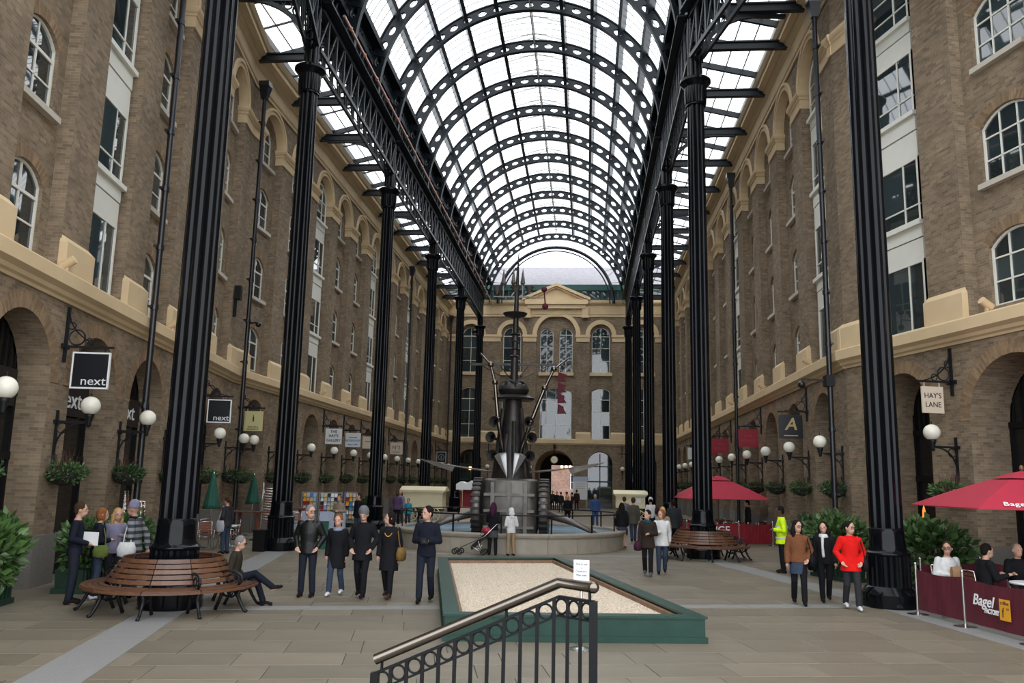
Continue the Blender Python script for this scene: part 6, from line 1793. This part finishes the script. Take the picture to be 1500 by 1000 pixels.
# --- beyond the pair
person((1.38, 32.3), 10, 1.66, 'person in black top, denim shorts and bare legs seen from behind', 'black', 'jacket', legs=None, skirt=('denim', -.22), hair='hair_dark', hairkind='long', shoes='brown', pose='walk', vox=MV)
person((2.02, 36.0), 5, 1.80, 'person in grey green coat seen from behind', 'greygreen', 'coat', hem=-.22, legs='denim', hair='hair_brown', pose='walk2', vox=MV)
person((1.85, 40.5), 0, 1.76, 'person in grey jacket with a shoulder strap seen from behind', 'grey', 'jacket', legs='denim', hair='hair_brown', vox=FV)
person((3.05, 40.0), 0, 1.74, 'person in white top and white cap with a dark red backpack', 'white', 'top', legs='denim_dark', hair='hair_dark', hairkind='thin', beanie='white', vox=FV, extra=(shoulder_bag('maroon', 'dark red backpack on the white top', 1, .3, (.14, .1, .2), False, -.2),))
person((3.30, 32.0), 0, 1.82, 'person in charcoal jacket and black trousers seen from behind beside the empty bench', 'charcoal', 'jacket', hem=-.16, legs='black', hair='hair_dark', skin='skin_dark', vox=MV, build=1.08)
person((2.45, 27.2), 0, 1.66, 'person with pale blond hair in beige coat seen from behind', 'beige', 'coat', legs='charcoal', hair='hair_blond', hairkind='bob', vox=MV)
# --- man in yellow, three walkers by the column
person((5.57, 24.75), 82, 1.82, 'person in bright yellow reflective jacket and black trousers', 'yellow', 'coat', hem=-.16, legs='black', hair='hair_dark', skin='skin_dark', arms=('hold', 'hold'), vox=NV, extra=(bands,), build=1.22)
person((4.41, 18.2), 172, 1.68, 'person in brown leather jacket, denim skirt and black tights', 'brown', 'jacket', hem=-.04, legs='black', skirt=('denim', -.28), hair='hair_dark', hairkind='long', pose='walk', turn=30, arms=('pocket', 'down'), vox=NV, extra=(glasses, shoulder_bag('black', 'black shoulder bag on the brown leather jacket', -1, .02)))
person((5.12, 18.85), 172, 1.64, 'person in black jacket and trousers with a long white scarf', 'black', 'jacket', legs='black', hair='hair_dark', hairkind='curly', pose='walk2', skin='skin', turn=-20, scarf=('white', 1), vox=NV, extra=(shoulder_bag('black', 'large black handbag by the white scarf', 1, -.08, (.2, .1, .16)),))
person((5.33, 17.75), 176, 1.70, 'person in bright red coat and grey trousers with hands in pockets', 'red', 'coat', hem=-.16, legs='charcoal', hair='hair_dark', hairkind='short', shoes='shoe_white', arms=('pocket', 'pocket'), turn=35, pose='walk', vox=NV, extra=(glasses, shoulder_bag('black', 'small black bag hanging behind the red coat', -1, -.02, (.13, .07, .13))))
# --- seated customers
person((7.27, 17.92), 190, 1.74, 'person in pale shirt seated with a brown paper bag behind the barrier', 'white', 'shirt', legs='charcoal', pose='sit', hair='hair_brown', hairkind='short', arms=('hold', 'hold'), turn=-40, vox=NV, extra=(glasses, held('paperbag', 'crumpled brown paper bag held by the pale shirt')), build=1.12)
person((7.62, 17.15), -85, 1.76, 'person in black jacket seated with the back to the column', 'black', 'jacket', legs='denim', pose='sit', hair='hair_dark', arms=('fwd', 'fwd'), vox=MV, lean=.08, build=1.1)
person((8.48, 17.62), 160, 1.76, 'person in black jacket seated facing out beneath the parasol', 'black', 'jacket', legs='charcoal', pose='sit', hair='hair_grey', hairkind='thin', arms=('fwd', 'fwd'), vox=MV, turn=30)
person((7.05, 37.6), 90, 1.78, 'person in dark jacket standing among the red cafe chairs', 'black', 'jacket', legs='black', hair='hair_dark', vox=FV)
# --- people towards the end wall
far = [((.55, 47.0), 178, 1.78, 'person in blue suit jacket and white shirt beyond the fountain', dict(top='suitblue', legs='suitblue', hair='hair_grey')),
       ((-1.0, 48.0), 178, 1.68, 'person with long blond hair in black beyond the fountain', dict(top='black', legs='black', hair='hair_blond', hairkind='long')),
       ((-2.3, 44.0), 175, 1.78, 'person in navy jacket walking beyond the fountain', dict(top='navy', legs='charcoal', hair='hair_brown', pose='walk')),
       ((-3.3, 47.0), 175, 1.60, 'person in lilac top and jeans walking beyond the fountain', dict(top='purple', legs='denim', hair='hair_brown', hairkind='bob', pose='walk2'))]
for p_, f_2, h_, lb, kw in far: person(p_, f_2, h_, lb, vox=FV, **kw)
r = random.Random(21)
for k in range(14):
    x = -6.2 + k * .42 + r.uniform(-.12, .12); y = 66 + r.uniform(0, 9)
    col, nm = r.choice((('black', 'black'), ('navy', 'navy'), ('charcoal', 'charcoal'), ('maroon', 'dark red'), ('darkbrown', 'dark brown')))
    if k in (3, 7): col, nm = 'red', 'red'
    person((x, y), r.choice((0, 180, 90, 170)), r.uniform(1.6, 1.82), 'person in %s coat in the crowd before the passage' % nm, col, 'jacket', legs=r.choice(('denim', 'black', 'charcoal')), hair=r.choice(('hair_dark', 'hair_brown')), vox=.034, group='crowd in %s coats before the passage' % nm)
# ---- bake the remeshed surfaces in one go
for o, v, sm in BAKE:
    md = o.modifiers.new('skin_surface', 'REMESH'); md.mode = 'VOXEL'; md.voxel_size = v; md.use_smooth_shade = True
    if sm:
        m2 = o.modifiers.new('relax', 'SMOOTH'); m2.factor = .5; m2.iterations = sm
dg = bpy.context.evaluated_depsgraph_get()
tot = 0
for o, v, sm in BAKE:
    me = bpy.data.meshes.new_from_object(o.evaluated_get(dg))
    old = o.data; me.name = old.name
    if not me.materials: me.materials.append(old.materials[0])
    o.modifiers.clear(); o.data = me; tot += len(me.polygons)
print('people faces', tot)
